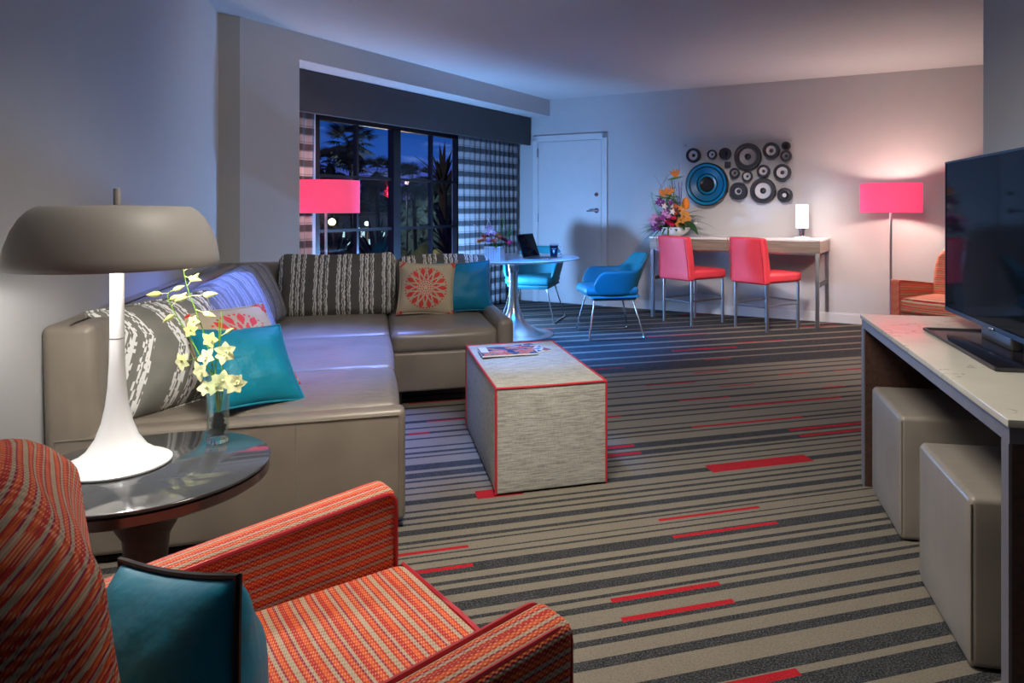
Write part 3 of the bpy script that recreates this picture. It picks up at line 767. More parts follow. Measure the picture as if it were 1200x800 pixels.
for (a, b, c, r_) in ((.010, -.008, .064, .4), (-.010, -.006, .068, 1.9), (.002, .008, .074, 1.1), (.006, -.010, .082, 2.2), (-.010, .006, .030, 1), (.004, .012, .034, 2), (-.006, -.010, .036, .5), (.010, .006, .046, 2.6), (-.008, .002, .050, 1.2), (.003, -.006, .058, .2)):
    q = pb.copy(); COL.objects.link(q); q.location = (vx+a, vy+b, vz+c); q.rotation_euler = (.2, .1, r_)
green = plain('orchid_green', (.16, .34, .02), .45, var=.2); petal = plain('orchid_petal', (.72, .78, .28), .5, var=.15, scale=40); petal_w = plain('orchid_white_petal', (.82, .84, .46), .5, var=.1, scale=40)
def spine(pts, n=24):
    P = [Vector(p) for p in pts]; P = [P[0]*2-P[1]]+P+[P[-1]*2-P[-2]]; out = []
    for i in range(1, len(P)-2):
        for k in range(n//(len(P)-3)+1):
            t = k/(n//(len(P)-3)+1)
            a, b, c, d = P[i-1], P[i], P[i+1], P[i+2]
            out.append(.5*((2*b)+(c-a)*t+(2*a-5*b+4*c-d)*t*t+(3*b-a-3*c+d)*t**3))
    out.append(P[-2]); return out
def orchid_bloom(root, c, size, mat, face=(0.2, -1, .1), rr=0):
    m = MB(); f = Vector(face).normalized(); q = f.to_track_quat('Z', 'Y').to_matrix().to_4x4()
    m.at(Matrix.Translation(c) @ q @ Matrix.Rotation(rr, 4, 'Z'))
    for k in range(5):
        a = 2*PI*k/5+.3; m.leaf((0, 0, 0), (math.cos(a), math.sin(a), .35), (0, 0, 1), size*(.85 if k % 2 else .72), size*.68, .3, 5)
    m.leaf((0, 0, 0), (0, -1, .9), (0, 0, 1), size*.5, size*.35, -.3, 4); m.blob((0, 0, size*.12), (size*.1, size*.1, size*.14), 5)
    return m.build('bloom', mat, root, merge=False)
def stem(label, pts, blooms, buds, r=.0022):
    t = thing('orchid_stem', label, 'orchid', (vx, vy, vz), group='orchids in the slim vase')
    P = spine(pts, 26); n = len(P)
    m = MB(); m.tube(P, [r*(1-.4*i/n) for i in range(n)], 7); m.build('stem', green, t)
    for (f, dx, dz, s, mt) in blooms:
        c = P[int(f*(n-1))]; b = c+Vector((dx, -.012, dz))
        m = MB(); m.tube([c, c.lerp(b, .6)+Vector((0, 0, -.004)), b], .0013, 5); m.build('flower_stalk', green, t)
        orchid_bloom(t, b, s*.82, mt, (dx*6, -1, .15+random.uniform(-.3, .3)), random.uniform(0, 6))
    for (f, dx, dz, s) in buds:
        c = P[int(f*(n-1))]; b = c+Vector((dx, -.004, dz))
        m = MB(); m.tube([c, b], .0012, 5); d = Vector((dx, 0, dz)).normalized()
        m.tube([b-d*s*.3, b, b+d*s*.6, b+d*s*1.2, b+d*s*1.7], [.001, s*.36, s*.42, s*.25, .0008], 7); m.build('bud', petal, t)
stem('tallest orchid stem with yellow-green buds, upright above the slim vase', [(.010, 0, .03), (-.005, 0, .16), (-.035, 0, .30), (-.085, 0, .44), (-.100, 0, .505)],
     [(.50, .02, .0, .038, petal), (.42, .045, .015, .040, petal_w), (.60, -.015, .01, .030, petal)], [(.98, .02, .012, .022), (.9, .018, -.004, .020), (.82, .016, .016, .018), (.72, -.012, -.004, .020), (.74, .045, .004, .022), (.66, .03, -.01, .02)])
stem('orchid stem curving out to the left of the slim vase', [(-.008, 0, .03), (.004, 0, .15), (-.05, 0, .25), (-.115, 0, .36), (-.145, 0, .42), (-.135, 0, .44)],
     [(.40, -.045, -.012, .044, petal_w), (.5, .012, .02, .034, petal)], [(.99, .015, .006, .018), (.9, -.025, -.002, .022), (.78, .012, .004, .02), (.66, -.008, -.006, .02), (.72, .022, .018, .02)])
stem('orchid stem with the large white blooms low over the vase rim', [(.002, .006, .03), (-.006, 0, .15), (-.005, 0, .22), (.010, 0, .32), (.012, 0, .38)],
     [(.46, -.035, .01, .046, petal_w), (.42, .03, -.008, .050, petal_w), (.58, .032, .02, .046, petal_w), (.52, -.02, .03, .042, petal_w), (.38, .065, -.012, .044, petal_w), (.44, .01, -.03, .046, petal_w), (.34, -.02, -.012, .04, petal_w)], [(.72, .02, .012, .014)])
stem('thin bare green orchid stem leaning to the right of the vase', [(-.012, .004, .03), (.016, .0, .16), (.005, 0, .27), (.005, 0, .36)], [(.5, .05, -.03, .035, petal_w)], [])

# ------------------------------------------------------------ dining corner
TX, TY, TZ = -.63, 6.70, .73
dt = thing('dining_table', 'round white dining table on a polished aluminium trumpet pedestal', 'table', (TX, TY, 0))
m = MB(); m.lathe([(0, .705), (.55, .706), (.605, .716), (.622, .724), (.624, .728), (.620, .732), (0, .732)], n=72); m.build('tabletop', M['gloss_white'], dt)
m = MB(); m.lathe([(0, 0), (.37, 0), (.378, .004), (.37, .010), (.30, .024), (.22, .05), (.15, .09), (.095, .15), (.062, .23), (.046, .32), (.040, .45), (.042, .58), (.055, .66), (.09, .70), (0, .706)], n=56); m.build('pedestal', M['alu'], dt)

def make_tub_chair():
    t = thing('tub_chair', 'x', 'chair', group='teal tub chairs')
    m = MB(); nu, nv = 30, 8; rows = []
    for i in range(nu+1):
        u = -1+2*i/nu; ph = u*R(128)
        cs, sn = -math.cos(ph), math.sin(ph)
        k = (abs(cs)**3+abs(sn)**3)**(-1/3)
        top = .625+.15*(1 if abs(u) < .27 else .5+.5*math.cos(PI*min(1, (abs(u)-.27)/.20)))
        if abs(u) > .86: top -= .13*((abs(u)-.86)/.14)**2
        row = []
        for j in range(nv+1):
            v = j/nv; s = .80+.20*v**.8; z = .40+(top-.40)*v
            lean = -.07*max(0, -cs)*v**1.2*(top/.62)
            row.append((.295*k*sn*s, .285*k*cs*s+lean+.02, z))
        rows.append(row)
    m.quadgrid(rows); m.build('shell', M['teal'], t, solid=.032, sub=1)
    m = MB(); m.rbox((0, .0, .375), (.47, .47, .06), .03, 4, (0, 0, 0), lambda p: Vector((p.x*(1-.1*(p.z < 0)), p.y*(1-.1*(p.z < 0)), p.z))); m.build('seat_shell', M['teal'], t)
    m = MB(); m.rbox((0, .03, .435), (.49, .50, .085), .04, 6, (0, 0, .012)); m.build('seat_pad', M['teal'], t)
    for sx in (-1, 1):
        path = fillet([(sx*.19, .19, .365), (sx*.285, .265, .008), (sx*.285, -.255, .008), (sx*.19, -.17, .365)], .035)
        m = MB(); m.tube(path, .0075, 8); m.build('sled_leg', M['chrome'], t)
    m = MB(); m.tube([(-.19, .17, .352), (.19, .17, .352)], .0075, 8); m.tube([(-.19, -.15, .352), (.19, -.15, .352)], .0075, 8); m.build('cross_bar', M['chrome'], t)
    return t
tc = make_tub_chair(); tc.location = (.278, 6.70, 0); tc.rotation_euler = (0, 0, R(102))
tc['label'] = 'teal tub chair with chrome sled legs, right of the round white table'
tc2 = copy_tree(tc); tc2.location = (-.50, 7.62, 0); tc2.rotation_euler = (0, 0, R(168.5))
tc2['label'] = 'teal tub chair standing behind the round white table'

# laptop: x along the hinge, y towards the keyboard
lp = thing('laptop', 'open black and silver laptop on the round white table', 'laptop', (-.44, 6.50, .732), R(-23)+0)
# local x = across (facing right), y = along hinge
m = MB(); m.rbox((.115, 0, .008), (.23, .33, .014), .005, 1); m.build('base', M['alu'], lp)
m = MB(); m.rbox((.095, 0, .0157), (.11, .28, .002), .001, 1); m.rbox((.19, 0, .0157), (.055, .09, .0015), .0007, 1); m.build('keyboard', M['black'], lp)
lid = Matrix.Translation((0, 0, .014)) @ Matrix.Rotation(R(-20), 4, 'Y')
m = MB(); m.at(lid); m.rbox((-.004, 0, .115), (.008, .33, .225), .003, 1); m.build('lid', M['black'], lp)
m = MB(); m.at(lid); m.rbox((.0008, 0, .115), (.0016, .312, .205), .0007, 1); m.build('screen', M['screen'], lp)
# mug
mg = thing('mug', 'dark navy mug with white rim and pale emblem behind the laptop', 'mug', (-.25, 6.72, .732), R(0))
navy = plain('navy_glaze', (.008, .020, .055), .2); 
m = MB(); m.lathe([(0, 0), (.030, 0), (.034, .003), (.037, .06), (.041, .115), (.0425, .1215), (.040, .1215), (.035, .05), (.030, .008), (0, .008)], n=36); m.build('cup', navy, mg)
m = MB(); m.lathe([(.0415, .113), (.0432, .116), (.0432, .123), (.0395, .123), (.0395, .116)], n=36); m.build('rim', M['gloss_white'], mg)
m = MB(); m.tube(spine([(.036, 0, .10), (.065, 0, .105), (.078, 0, .08), (.068, 0, .045), (.036, 0, .03)], 18), .0052, 8); m.build('handle', M['gloss_white'], mg)
m = MB()
for k in range(5):
    a = -.5+k*.25; r_ = .0395
    m.box(r_*math.sin(a)-.004, r_*math.sin(a)+.004, -r_*math.cos(a)-.0015, -r_*math.cos(a)+.001, .080, .083)
m.box(-.009, .009, -.0400, -.0375, .050, .070); m.box(-.004, .004, -.0400, -.0365, .040, .052)
m.build('emblem', M['gloss_white'], mg, smooth=False)

# ---- flower making
def col(name, c, r=.55, var=.18): return plain(name, c, r, var=var, scale=60)
F = dict(pink=col('hot_pink_petals', (.85, .02, .12)), coral=col('coral_petals', (.80, .16, .07)), orange=col('orange_petals', (.90, .26, .02)), purple=col('purple_petals', (.22, .015, .20)),
         lilac=col('lilac_petals', (.62, .30, .62)), gold=col('golden_petals', (.62, .25, .03)), green=col('bell_green', (.10, .42, .05)), leaf=col('leaf_green', (.018, .07, .02)),
         leaf2=col('light_leaf_green', (.09, .20, .04)), twig=col('brown_twig', (.10, .06, .05)), silver=col('silver_twig', (.55, .6, .68)), white=col('white_petals', (.8, .78, .75)), rust=col('rust_cone', (.50, .12, .03)), dark=col('maroon_petals', (.12, .01, .03)))
def rose(root, c, s, mat, name='rose'):
    m = MB(); rnd = random.Random(hash(tuple(round(q, 3) for q in c)) & 999)
    m.blob(c, (s*.55, s*.55, s*.5), 6, .15, 1)
    for ring, (rr, n) in enumerate(((.45, 5), (.75, 6), (1.0, 7))):
        for k in range(n):
            a = 2*PI*k/n+ring*.5; d = Vector((math.cos(a), math.sin(a), 0))
            b = Vector(c)+d*s*.35*rr-Vector((0, 0, s*.3))
            m.leaf(b, d*(.5+.4*rr)+Vector((0, 0, 1.1-.5*rr)), Vector((0, 0, 1))-d, s*.95, s*.85, .35*(1 if ring else -.2), 4, .3)
    return m.build(name, mat, root, merge=False)
def blossom(root, c, s, mat, n=5, face=(0, -1, .3), name='blossom'):
    m = MB(); q = Vector(face).normalized().to_track_quat('Z', 'Y').to_matrix().to_4x4(); m.at(Matrix.Translation(c) @ q)
    for k in range(n):
        a = 2*PI*k/n; m.leaf((0, 0, 0), (math.cos(a), math.sin(a), .3), (0, 0, 1), s, s*.6, .2, 4)
    m.blob((0, 0, s*.1), (s*.16, s*.16, s*.16), 4); return m.build(name, mat, root, merge=False)
def spike(root, pts, mat, s, n, name='flower_spike', stemmat=None):
    P = spine(pts, 20); m = MB(); m.tube(P, .003, 5)
    for k in range(n):
        t = .25+.75*k/n; p = P[int(t*(len(P)-1))]; a = k*2.4
        d = Vector((math.cos(a), math.sin(a), .4)); m.leaf(p, d, (0, 0, 1), s*(1.15-.5*t), s*.8*(1.15-.5*t), .4, 3)
    return m.build(name, mat, root, merge=False)
def twig(root, pts, mat, r=.003, name='twig'):
    P = spine(pts, 24); P = [p+Vector((noise.noise(p*22)*.012, noise.noise(p*25+Vector((3, 0, 0)))*.012, 0)) for p in P]
    m = MB(); m.tube(P, [r*(1-.7*i/len(P)) for i in range(len(P))], 5); return m.build(name, mat, root)

# cube vase and posy on the round table
px_, py_ = -.755, 6.24
cv = thing('cube_vase', 'small mirrored cube vase under the posy on the round table', 'vase', (px_, py_, .732), R(-10))
m = MB(); m.box(-.072, .072, -.072, .072, 0, .128); 
mir = NT('silvered_glass'); X_, Y_, Z_ = mir.xyz(); st_ = mir.ramp(mir.ma('FRACT', mir.ma('ADD', mir.ma('MULTIPLY', mir.ma('ADD', X_, Y_), 22), 10.0)), [(0, (.62, .72, .74)), (.5, (.80, .84, .85)), (.62, (.30, .40, .46)), (.72, (.78, .82, .83))], True)
mir.setp(Base_Color=st_, Roughness=.22, Metallic=.35)
m.build('body', mir.m, cv, smooth=False)
m = MB(); m.box(-.074, .074, -.074, .074, .122, .130); m.build('rim', M['gloss_white'], cv, smooth=False)
po = thing('flower_posy', 'low posy of coral, orange and pink flowers in the cube vase', 'flowers', (px_, py_, .862))
rnd = random.Random(5)
m = MB()
for k in range(26):
    a = rnd.uniform(0, 2*PI); d = Vector((math.cos(a), math.sin(a), rnd.uniform(-.1, .6))); m.leaf((.03*math.cos(a), .03*math.sin(a), 0.002), d, (0, 0, 1), rnd.uniform(.07, .11), .03, .3, 4)
m.build('foliage', F['leaf2'], po, merge=False)
for (x, y, z, s, k) in ((-.13, -.04, .045, .036, 'orange'), (-.09, -.07, .055, .034, 'coral'), (-.045, -.07, .05, .036, 'lilac'), (.01, -.08, .05, .040, 'coral'), (.05, -.04, .08, .040, 'coral'), (.02, .02, .10, .034, 'orange'), (.135, -.05, .035, .040, 'pink'), (.095, -.06, .06, .030, 'dark'), (-.09, .0, .085, .034, 'coral'), (-.06, .04, .09, .03, 'dark'), (.06, .05, .07, .034, 'pink')):
    rose(po, (x, y, z), s, F[k])
for (x, y, z, s, k) in ((-.05, -.05, .115, .026, 'lilac'), (-.02, -.06, .13, .026, 'white'), (-.085, -.03, .13, .024, 'white'), (-.03, -.03, .155, .024, 'lilac'), (0, -.04, .12, .026, 'lilac'), (-.06, -.02, .165, .02, 'lilac'), (-.155, -.06, .06, .022, 'white')):
    blossom(po, (x, y, z), s, F[k])
spike(po, [(.02, 0, 0), (.06, 0, .12), (.075, 0, .27)], F['green'], .042, 46)
spike(po, [(.06, 0, 0), (.125, 0, .10), (.15, 0, .20)], F['green'], .038, 34)
for pts in ([(-.03, 0, .05), (-.06, 0, .17), (-.045, 0, .27)], [(-.05, 0, .05), (-.14, 0, .16), (-.21, 0, .20)], [(-.02, 0, .05), (-.04, 0, .2), (-.07, 0, .25)]):
    spike(po, pts, F['silver'], .016, 14, 'silver_sprig')

# ------------------------------------------------------------ counter table along the back wall
ct = thing('counter_table', 'long grey-oak counter table with brushed steel legs against the back wall', 'table', (.774, 7.787, 0), R(-28.4))
TL, TD, TH = 1.78, .60, .885
m = MB(); m.rbox((TL/2, TD/2, TH-.010), (TL+.03, TD+.02, .020), .003, 1); m.build('top', M['gloss_white'], ct)
m = MB(); m.rbox((TL/2, TD/2, TH-.078), (TL+.02, TD+.01, .115), .003, 1); m.build('drawer_box', M['greywood'], ct)
LG = .036
for (lx, ly) in ((LG/2, LG/2), (TL-LG/2, LG/2), (LG/2, TD-LG/2), (TL-LG/2, TD-LG/2)):
    m = MB(); m.rbox((lx, ly, (TH-.136)/2), (LG, LG, TH-.136), .003, 1); m.build('leg', M['steel'], ct)
for (a, b) in (((LG/2, LG/2), (LG/2, TD)), ((TL-LG/2, LG/2), (TL-LG/2, TD)), ((LG/2, TD-LG/2), (TL, TD-LG/2))):
    m = MB()
    if a[0] == b[0]: m.box(a[0]-.013, a[0]+.013, LG, TD-LG, .41, .445)
    else: m.box(LG, TL-LG, TD-LG/2-.012, TD-LG/2+.012, .41, .445)
    m.build('stretcher', M['darkmetal'], ct, smooth=False)
m = MB(); m.box(0+LG, TL-LG, .01, .035, TH-.152, TH-.136); m.box(LG, TL-LG, TD-.035, TD-.01, TH-.152, TH-.136); m.build('top_rail', M['steel'], ct, smooth=False)
def cpt(x, y): a = R(-28.4); return Vector((.774+x*math.cos(a)-y*math.sin(a), 7.787+x*math.sin(a)+y*math.cos(a)))

def make_stool():
    t = thing('counter_stool', 'x', 'stool', group='red counter stools')
    m = MB(); m.rbox((0, .01, .515), (.46, .50, .095), .028, 6, (.004, .006, .016)); m.build('seat', M['red_up'], t)
    def fn(p):
        v = (p.z+.225)/.45; q = Vector(p); q.y -= .055*v*v; q.x *= 1-.03*v; q.y += .02*(p.x/.22)**2*v
        if p.y > 0: q.y -= .02*v
        return q
    m = MB(); m.rbox((0, -.235, .683), (.455, .09, .45), .022, 8, (.003, .006, .004), fn); m.build('backrest', M['red_up'], t)
    for sx in (-1, 1):
        m = MB(); m.tube(fillet([(sx*.215, -.281, .49), (sx*.212, -.298, .68), (sx*.208, -.335, .896)], .05), .004, 6); m.build('piping', M['redpipe'], t)
    L = {}
    for (lx, ly) in ((-.205, -.225), (.205, -.225), (-.205, .225), (.205, .225)):
        m = MB(); m.tube([(lx, ly, 0), (lx, ly, .475)], .0155, 12); m.build('leg', M['steel'], t)
    for (a, b, z) in (((-.205, -.225), (.205, -.225), .235), ((-.205, .225), (.205, .225), .27), ((-.205, -.225), (-.205, .225), .25), ((.205, -.225), (.205, .225), .25)):
        m = MB(); m.tube([(*a, z), (*b, z)], .0085, 8); m.build('footrest_bar', M['steel'], t)
    return t
s1 = make_stool(); s1.location = (1.19, 7.46, 0); s1.rotation_euler = (0, 0, R(-54.5)); s1['label'] = 'red upholstered counter stool nearer the flowers, back turned to the room'
s2 = copy_tree(s1); s2.location = (1.868, 7.10, 0); s2.rotation_euler = (0, 0, R(-56)); s2['label'] = 'red upholstered counter stool nearer the small white lamp on the counter table'

# small lit lamp on the counter
p = cpt(1.56, .30)
sl = thing('accent_lamp', 'small lit white cylinder lamp with steel foot on the counter table', 'lamp', (p.x, p.y, TH))
m = MB(); m.lathe([(0, 0), (.072, 0), (.075, .004), (.075, .022), (.070, .026), (.035, .028), (.035, .085), (.045, .087), (.045, .105), (0, .105)], n=36); m.build('foot', M['chrome'], sl)
m = MB(); m.lathe([(0, .105), (.060, .105), (.063, .109), (.063, .345), (.060, .349), (0, .349)], n=36); m.build('glass_shade', M['whiteglow'], sl)
point('accent_lamp_light', (p.x-.02, p.y-.13, TH+.25), 7.0, (1, .85, .82), .07)

# bowl and tall arrangement
p = cpt(.18, .23)
bw = thing('flower_bowl', 'wide white bowl under the tall flower arrangement', 'bowl', (p.x, p.y, TH), 0)
m = MB(); m.lathe([(0, 0), (.08, 0), (.085, .004), (.12, .02), (.165, .055), (.19, .095), (.192, .10), (.186, .10), (.158, .06), (.11, .03), (0, .022)], n=48); m.build('bowl_body', M['gloss_white'], bw)
m = MB(); m.lathe([(0, .06), (.158, .062), (.157, .068), (0, .075)], n=32); m.build('moss', F['leaf'], bw)
fa = thing('flower_arrangement', 'tall exotic arrangement with bird of paradise, orchids and banksia in the white bowl', 'flowers', (p.x, p.y, TH+.07), 0)
rnd = random.Random(11)
m = MB()
for k in range(70):
    a = rnd.uniform(0, 2*PI); el = rnd.uniform(-.1, 1.1); d = Vector((math.cos(a), math.sin(a)*(.8 if math.sin(a) < 0 else .35), el))
    m.leaf((.06*math.cos(a), .05*math.sin(a), .04), d, (0, 0, 1), rnd.uniform(.12, .25), rnd.uniform(.04, .07), rnd.uniform(.1, .5), 5)
m.build('foliage', F['leaf'], fa, merge=False)
m = MB()
for k in range(42):
    a = rnd.uniform(PI*.6, PI*1.5); d = Vector((math.cos(a)*1.2, math.sin(a)*(.8 if math.sin(a) < 0 else .3), rnd.uniform(-.25, .45)))
    m.leaf((-.06+.05*math.cos(a), .05*math.sin(a), .04), d, (0, 0, 1), rnd.uniform(.2, .36), .024, rnd.uniform(.2, .5), 5)
m.build('grass_blades', F['leaf2'], fa, merge=False)
m = MB()
for k in range(60):
    a = rnd.uniform(0, 2*PI); b_ = Vector((rnd.uniform(-.15, .08), rnd.uniform(-.08, .02), rnd.uniform(.10, .34)))
    m.leaf(b_, (math.cos(a)*.8, -abs(math.sin(a))*.5, rnd.uniform(.2, 1.2)), (0, -.4, 1), rnd.uniform(.06, .13), rnd.uniform(.025, .045), .3, 4)
m.build('light_foliage', F['leaf2'], fa, merge=False)
for (x, z, c_) in ((-.03, .20, 'white'), (-.10, .21, 'purple'), (.02, .22, 'dark'), (-.07, .15, 'lilac'), (.06, .24, 'gold'), (-.12, .26, 'white'), (.10, .20, 'gold'), (-.05, .30, 'purple'), (.15, .13, 'gold'), (-.26, .12, 'lilac')):
    blossom(fa, (x, -.14, z), .040, F[c_], 5, (.1, -1, .3), 'small_bloom')
for (x, z) in ((-.05, .28), (-.10, .24), (-.02, .34), (-.15, .20), (.02, .30), (-.08, .36)):
    spike(fa, [(x*.3, 0, .05), (x*.8, -.03, z*.6), (x, -.05, z)], F['leaf2'], .060, 18, 'green_sprig')
spike(fa, [(-.08, 0, .05), (-.20, -.02, .22), (-.255, -.02, .42)], F['green'], .065, 32, 'bells_spike')
spike(fa, [(-.02, 0, .05), (-.09, -.04, .25), (-.075, -.04, .42)], F['green'], .06, 30, 'bells_spike')
for (x, z) in ((.055, .53), (.09, .54), (.07, .48)):
    spike(fa, [(x*.4, 0, .1), (x*.9, 0, z*.6), (x, -.01, z)], F['purple'], .034, 50, 'purple_spike')
spike(fa, [(0, 0, .1), (-.02, 0, .35), (-.045, 0, .50)], F['dark'], .05, 26, 'maroon_spike')
spike(fa, [(0, 0, .1), (.0, 0, .3), (.01, 0, .48)], F['dark'], .045, 24, 'maroon_spike')
def banksia(c, h, r, mat):
    m = MB(); rows = []; n = 14
    for i in range(n+1):
        t = i/n; rr = r*math.sin(PI*min(1, .12+t*.88))**.5
        rows.append([(c[0]+rr*math.cos(a_)*(1+.08*((i+k_) % 2)), c[1]+rr*math.sin(a_)*(1+.08*((i+k_) % 2)), c[2]+h*t) for k_, a_ in enumerate([2*PI*q/16 for q in range(16)])])
    m.quadgrid(rows, closev=True); m.tube([(0, 0, .02), (c[0]*.7, c[1]*.8, c[2]*.6), c], .006, 6)
    m.build('banksia_cone', mat, fa)
banksia((.005, -.09, .17), .12, .042, F['rust']); banksia((.13, -.04, .23), .13, .042, F['orange'])
for (x, y, z, s) in ((-.08, -.16, .09, .052), (-.03, -.18, .13, .05), (-.045, -.17, .055, .045)): rose(fa, (x, y, z), s, F['pink'], 'pink_rose')
for (x, z) in ((-.14, .14), (-.19, .11), (-.16, .075), (-.22, .15), (-.12, .19), (-.20, .05), (-.25, .085), (-.17, .02), (-.235, .02), (-.13, .10)):
    blossom(fa, (x, -.15+.04*rnd.random(), z), .046, F[rnd.choice(['lilac', 'purple', 'purple', 'lilac'])], 5, (rnd.uniform(-.5, .2), -1, .3), 'orchid_bloom')
for (x, z) in ((-.17, .33), (-.15, .28), (-.19, .30), (-.13, .31)): blossom(fa, (x, -.08, z), .035, F['purple'], 5, (-.2, -1, .2), 'orchid_bloom')
for (x, z) in ((.05, .11), (.09, .14), (.10, .08), (.06, .05), (.12, .11), (.08, .19), (.13, .17), (.03, .07)):
    blossom(fa, (x, -.16+.03*rnd.random(), z), .042, F['gold'], 6, (rnd.uniform(-.3, .5), -1, .2), 'golden_bloom')
for (x, z) in ((.20, .14), (.17, .10), (.23, .09), (-.03, .26), (.0, .24)): blossom(fa, (x, -.11, z), .026, F['white'], 5, (.1, -1, .4), 'small_white_bloom')
def paradise(c, ang, flip=1):
    m = MB(); d = Vector((math.cos(ang), 0, math.sin(ang)))
    m.leaf((c[0]-flip*.09, c[1], c[2]-.03), Vector((flip, 0, .22)), (0, -1, 0), .19, .025, .02, 5); m.build('beak', F['leaf2'], fa, merge=False)
    m = MB()
    for q in (-.5, -.1, .35, .8): m.leaf((c[0], c[1], c[2]), Vector((-flip*math.sin(q), 0, math.cos(q))), (0, -1, 0), .10, .032, .05, 5)
    m.build('orange_crest', F['orange'], fa, merge=False)
    m = MB(); m.tube(spine([(0, 0, .05), (c[0]*.5, c[1]*.6, c[2]*.5), (c[0]-flip*.05, c[1], c[2]-.02)], 12), .005, 6); m.build('stalk', F['leaf2'], fa)
paradise((.02, -.03, .585), .3); paradise((-.13, -.06, .37), .2, -1); paradise((-.06, -.06, .39), .5, -1)
for pts in ([(0, 0, .1), (-.14, 0, .35), (-.11, 0, .5), (-.06, 0, .60), (.05, 0, .66), (.06, 0, .76)], [(0, 0, .1), (-.10, 0, .4), (-.16, 0, .52), (-.22, 0, .60)], [(0, 0, .1), (-.16, 0, .38), (-.10, 0, .56), (-.07, 0, .63)], [(0, 0, .1), (.03, 0, .4), (.0, 0, .58), (-.03, 0, .66)]):
    twig(fa, pts, F['twig'], .0032, 'curly_twig')
m = MB()
m.leaf((.12, -.10, .10), (1, -.2, .12), (0, 0, 1), .36, .05, .45, 8); m.leaf((.08, -.10, .13), (.7, -.2, .35), (0, 0, 1), .24, .10, .5, 8)
m.leaf((.10, -.14, .10), (.45, -.4, -.2), (0, -.4, 1), .20, .11, .5, 8); m.leaf((.05, -.14, .08), (.15, -.5, -.1), (0, -.5, 1), .12, .07, .5, 8); m.leaf((.12, -.06, .16), (.8, 0, .5), (0, 0, 1), .20, .08, .3, 8)
m.build('broad_leaves', F['leaf'], fa, merge=False)

# ------------------------------------------------------------ speaker disc wall art
art = bthing('wall_art', 'clear panel of round speaker discs, one large and blue, on the back wall', 'wall art', 0, 0)
m = MB(); m.box(-.143, 1.102, -.036, -.030, 1.246, 1.941); m.build('acrylic_panel', M['acrylic'], art, smooth=False)
for (x, z) in ((-.115, 1.915), (1.075, 1.915), (-.115, 1.272), (1.075, 1.272)):
    m = MB(); m.disc((x, 0, z), .009, .044, 16); m.build('standoff_bolt', M['steel'], art)
SPK = dict(dark=plain('speaker_surround', (.016, .018, .026), .45, var=.15), grey=plain('speaker_cone_grey', (.22, .21, .22), .45, var=.1), pale=plain('speaker_cone_pale', (.48, .49, .52), .5, var=.08),
           blue=plain('speaker_blue', (.0, .19, .40), .30, var=.12), blue2=plain('speaker_deep_blue', (.0, .12, .28), .3, var=.12), blk=plain('speaker_centre', (.006, .007, .010), .35))
Y0 = -.036
def discs(x, z, r, cone, wide=.36, deep=.045):
    g = []
    m = MB(); m.at(Matrix.Translation((x, Y0, z)) @ Matrix.Rotation(R(90), 4, 'X'))
    m.lathe([(r*(1-wide), 0), (r, 0), (r, deep*.7), (r*.96, deep), (r*.82, deep*1.0), (r*.76, deep*.8), (r*(1-wide)+r*.03, deep*.85), (r*(1-wide), deep*.6), (r*(1-wide), 0)], n=40)
    o = m.build('speaker_disc', SPK['dark'], art); tag(o)
    m = MB(); m.at(Matrix.Translation((x, Y0, z)) @ Matrix.Rotation(R(90), 4, 'X'))
    m.lathe([(r*(1-wide)*1.01, deep*.55), (r*.22, deep*.25), (r*.22, 0), (r*(1-wide)*1.01, 0), (r*(1-wide)*1.01, deep*.55)], n=36); m.build('cone', SPK[cone], o)
    m = MB(); m.at(Matrix.Translation((x, Y0, z)) @ Matrix.Rotation(R(90), 4, 'X'))
    m.lathe([(r*.24, 0), (r*.24, deep*.30), (r*.16, deep*.55), (0, deep*.62)], n=24); m.build('dust_cap', SPK['blk'], o)
    return o
for a in ((-.007, 1.796, .083, 'pale', .36), (.213, 1.798, .054, 'pale', .34), (.362, 1.802, .067, 'dark', .4), (.615, 1.76, .15, 'grey', .40), (.87, 1.818, .09, 'pale', .42), (1.028, 1.864, .045, 'dark', .5), (1.028, 1.754, .060, 'grey', .36), (.472, 1.584, .057, 'grey', .36), (.611, 1.545, .058, 'pale', .30), (.787, 1.597, .071, 'pale', .38), (.988, 1.578, .093, 'pale', .36), (.513, 1.382, .099, 'pale', .62), (.782, 1.384, .139, 'pale', .38), (1.014, 1.334, .081, 'dark', .4)):
    discs(*a)
m = MB(); m.rbox((.392, Y0-.02, 1.681), (.062, .04, .062), .008, 2); m.build('square_tweeter', SPK['dark'], art)
m = MB(); m.disc((1.014, Y0-.03, 1.334), .022, .008); m.build('pale_dust_cap', SPK['pale'], art)
# big blue one
bx, bz, br = .158, 1.463, .243
def ring(name, r0, r1, d0, d1, mat, parent=art):
    m = MB(); m.at(Matrix.Translation((bx, Y0, bz)) @ Matrix.Rotation(R(90), 4, 'X'))
    m.lathe([(r0, 0), (r1, 0), (r1, d1), (r1*.985, d1+.004), (r0*1.02, d0+.004), (r0, d0), (r0, 0)], n=56); return m.build(name, mat, parent)
big = ring('blue_speaker', br*.955, br, .07, .065, SPK['blk']); big['label'] = 'large blue speaker disc'
ring('surround', br*.83, br*.955, .055, .065, SPK['blue'], big); ring('groove', br*.79, br*.83, .045, .05, SPK['blk'], big); ring('cone', br*.50, br*.79, .030, .048, SPK['blue2'], big)
ring('groove', br*.46, br*.50, .032, .028, SPK['blk'], big); ring('inner_ring', br*.36, br*.46, .036, .03, SPK['blue'], big)
m = MB(); m.at(Matrix.Translation((bx, Y0, bz)) @ Matrix.Rotation(R(90), 4, 'X')); m.lathe([(br*.36, 0), (br*.36, .03), (br*.33, .032), (br*.25, .012), (0, .008)], n=40); m.build('dust_cap', SPK['blk'], big)

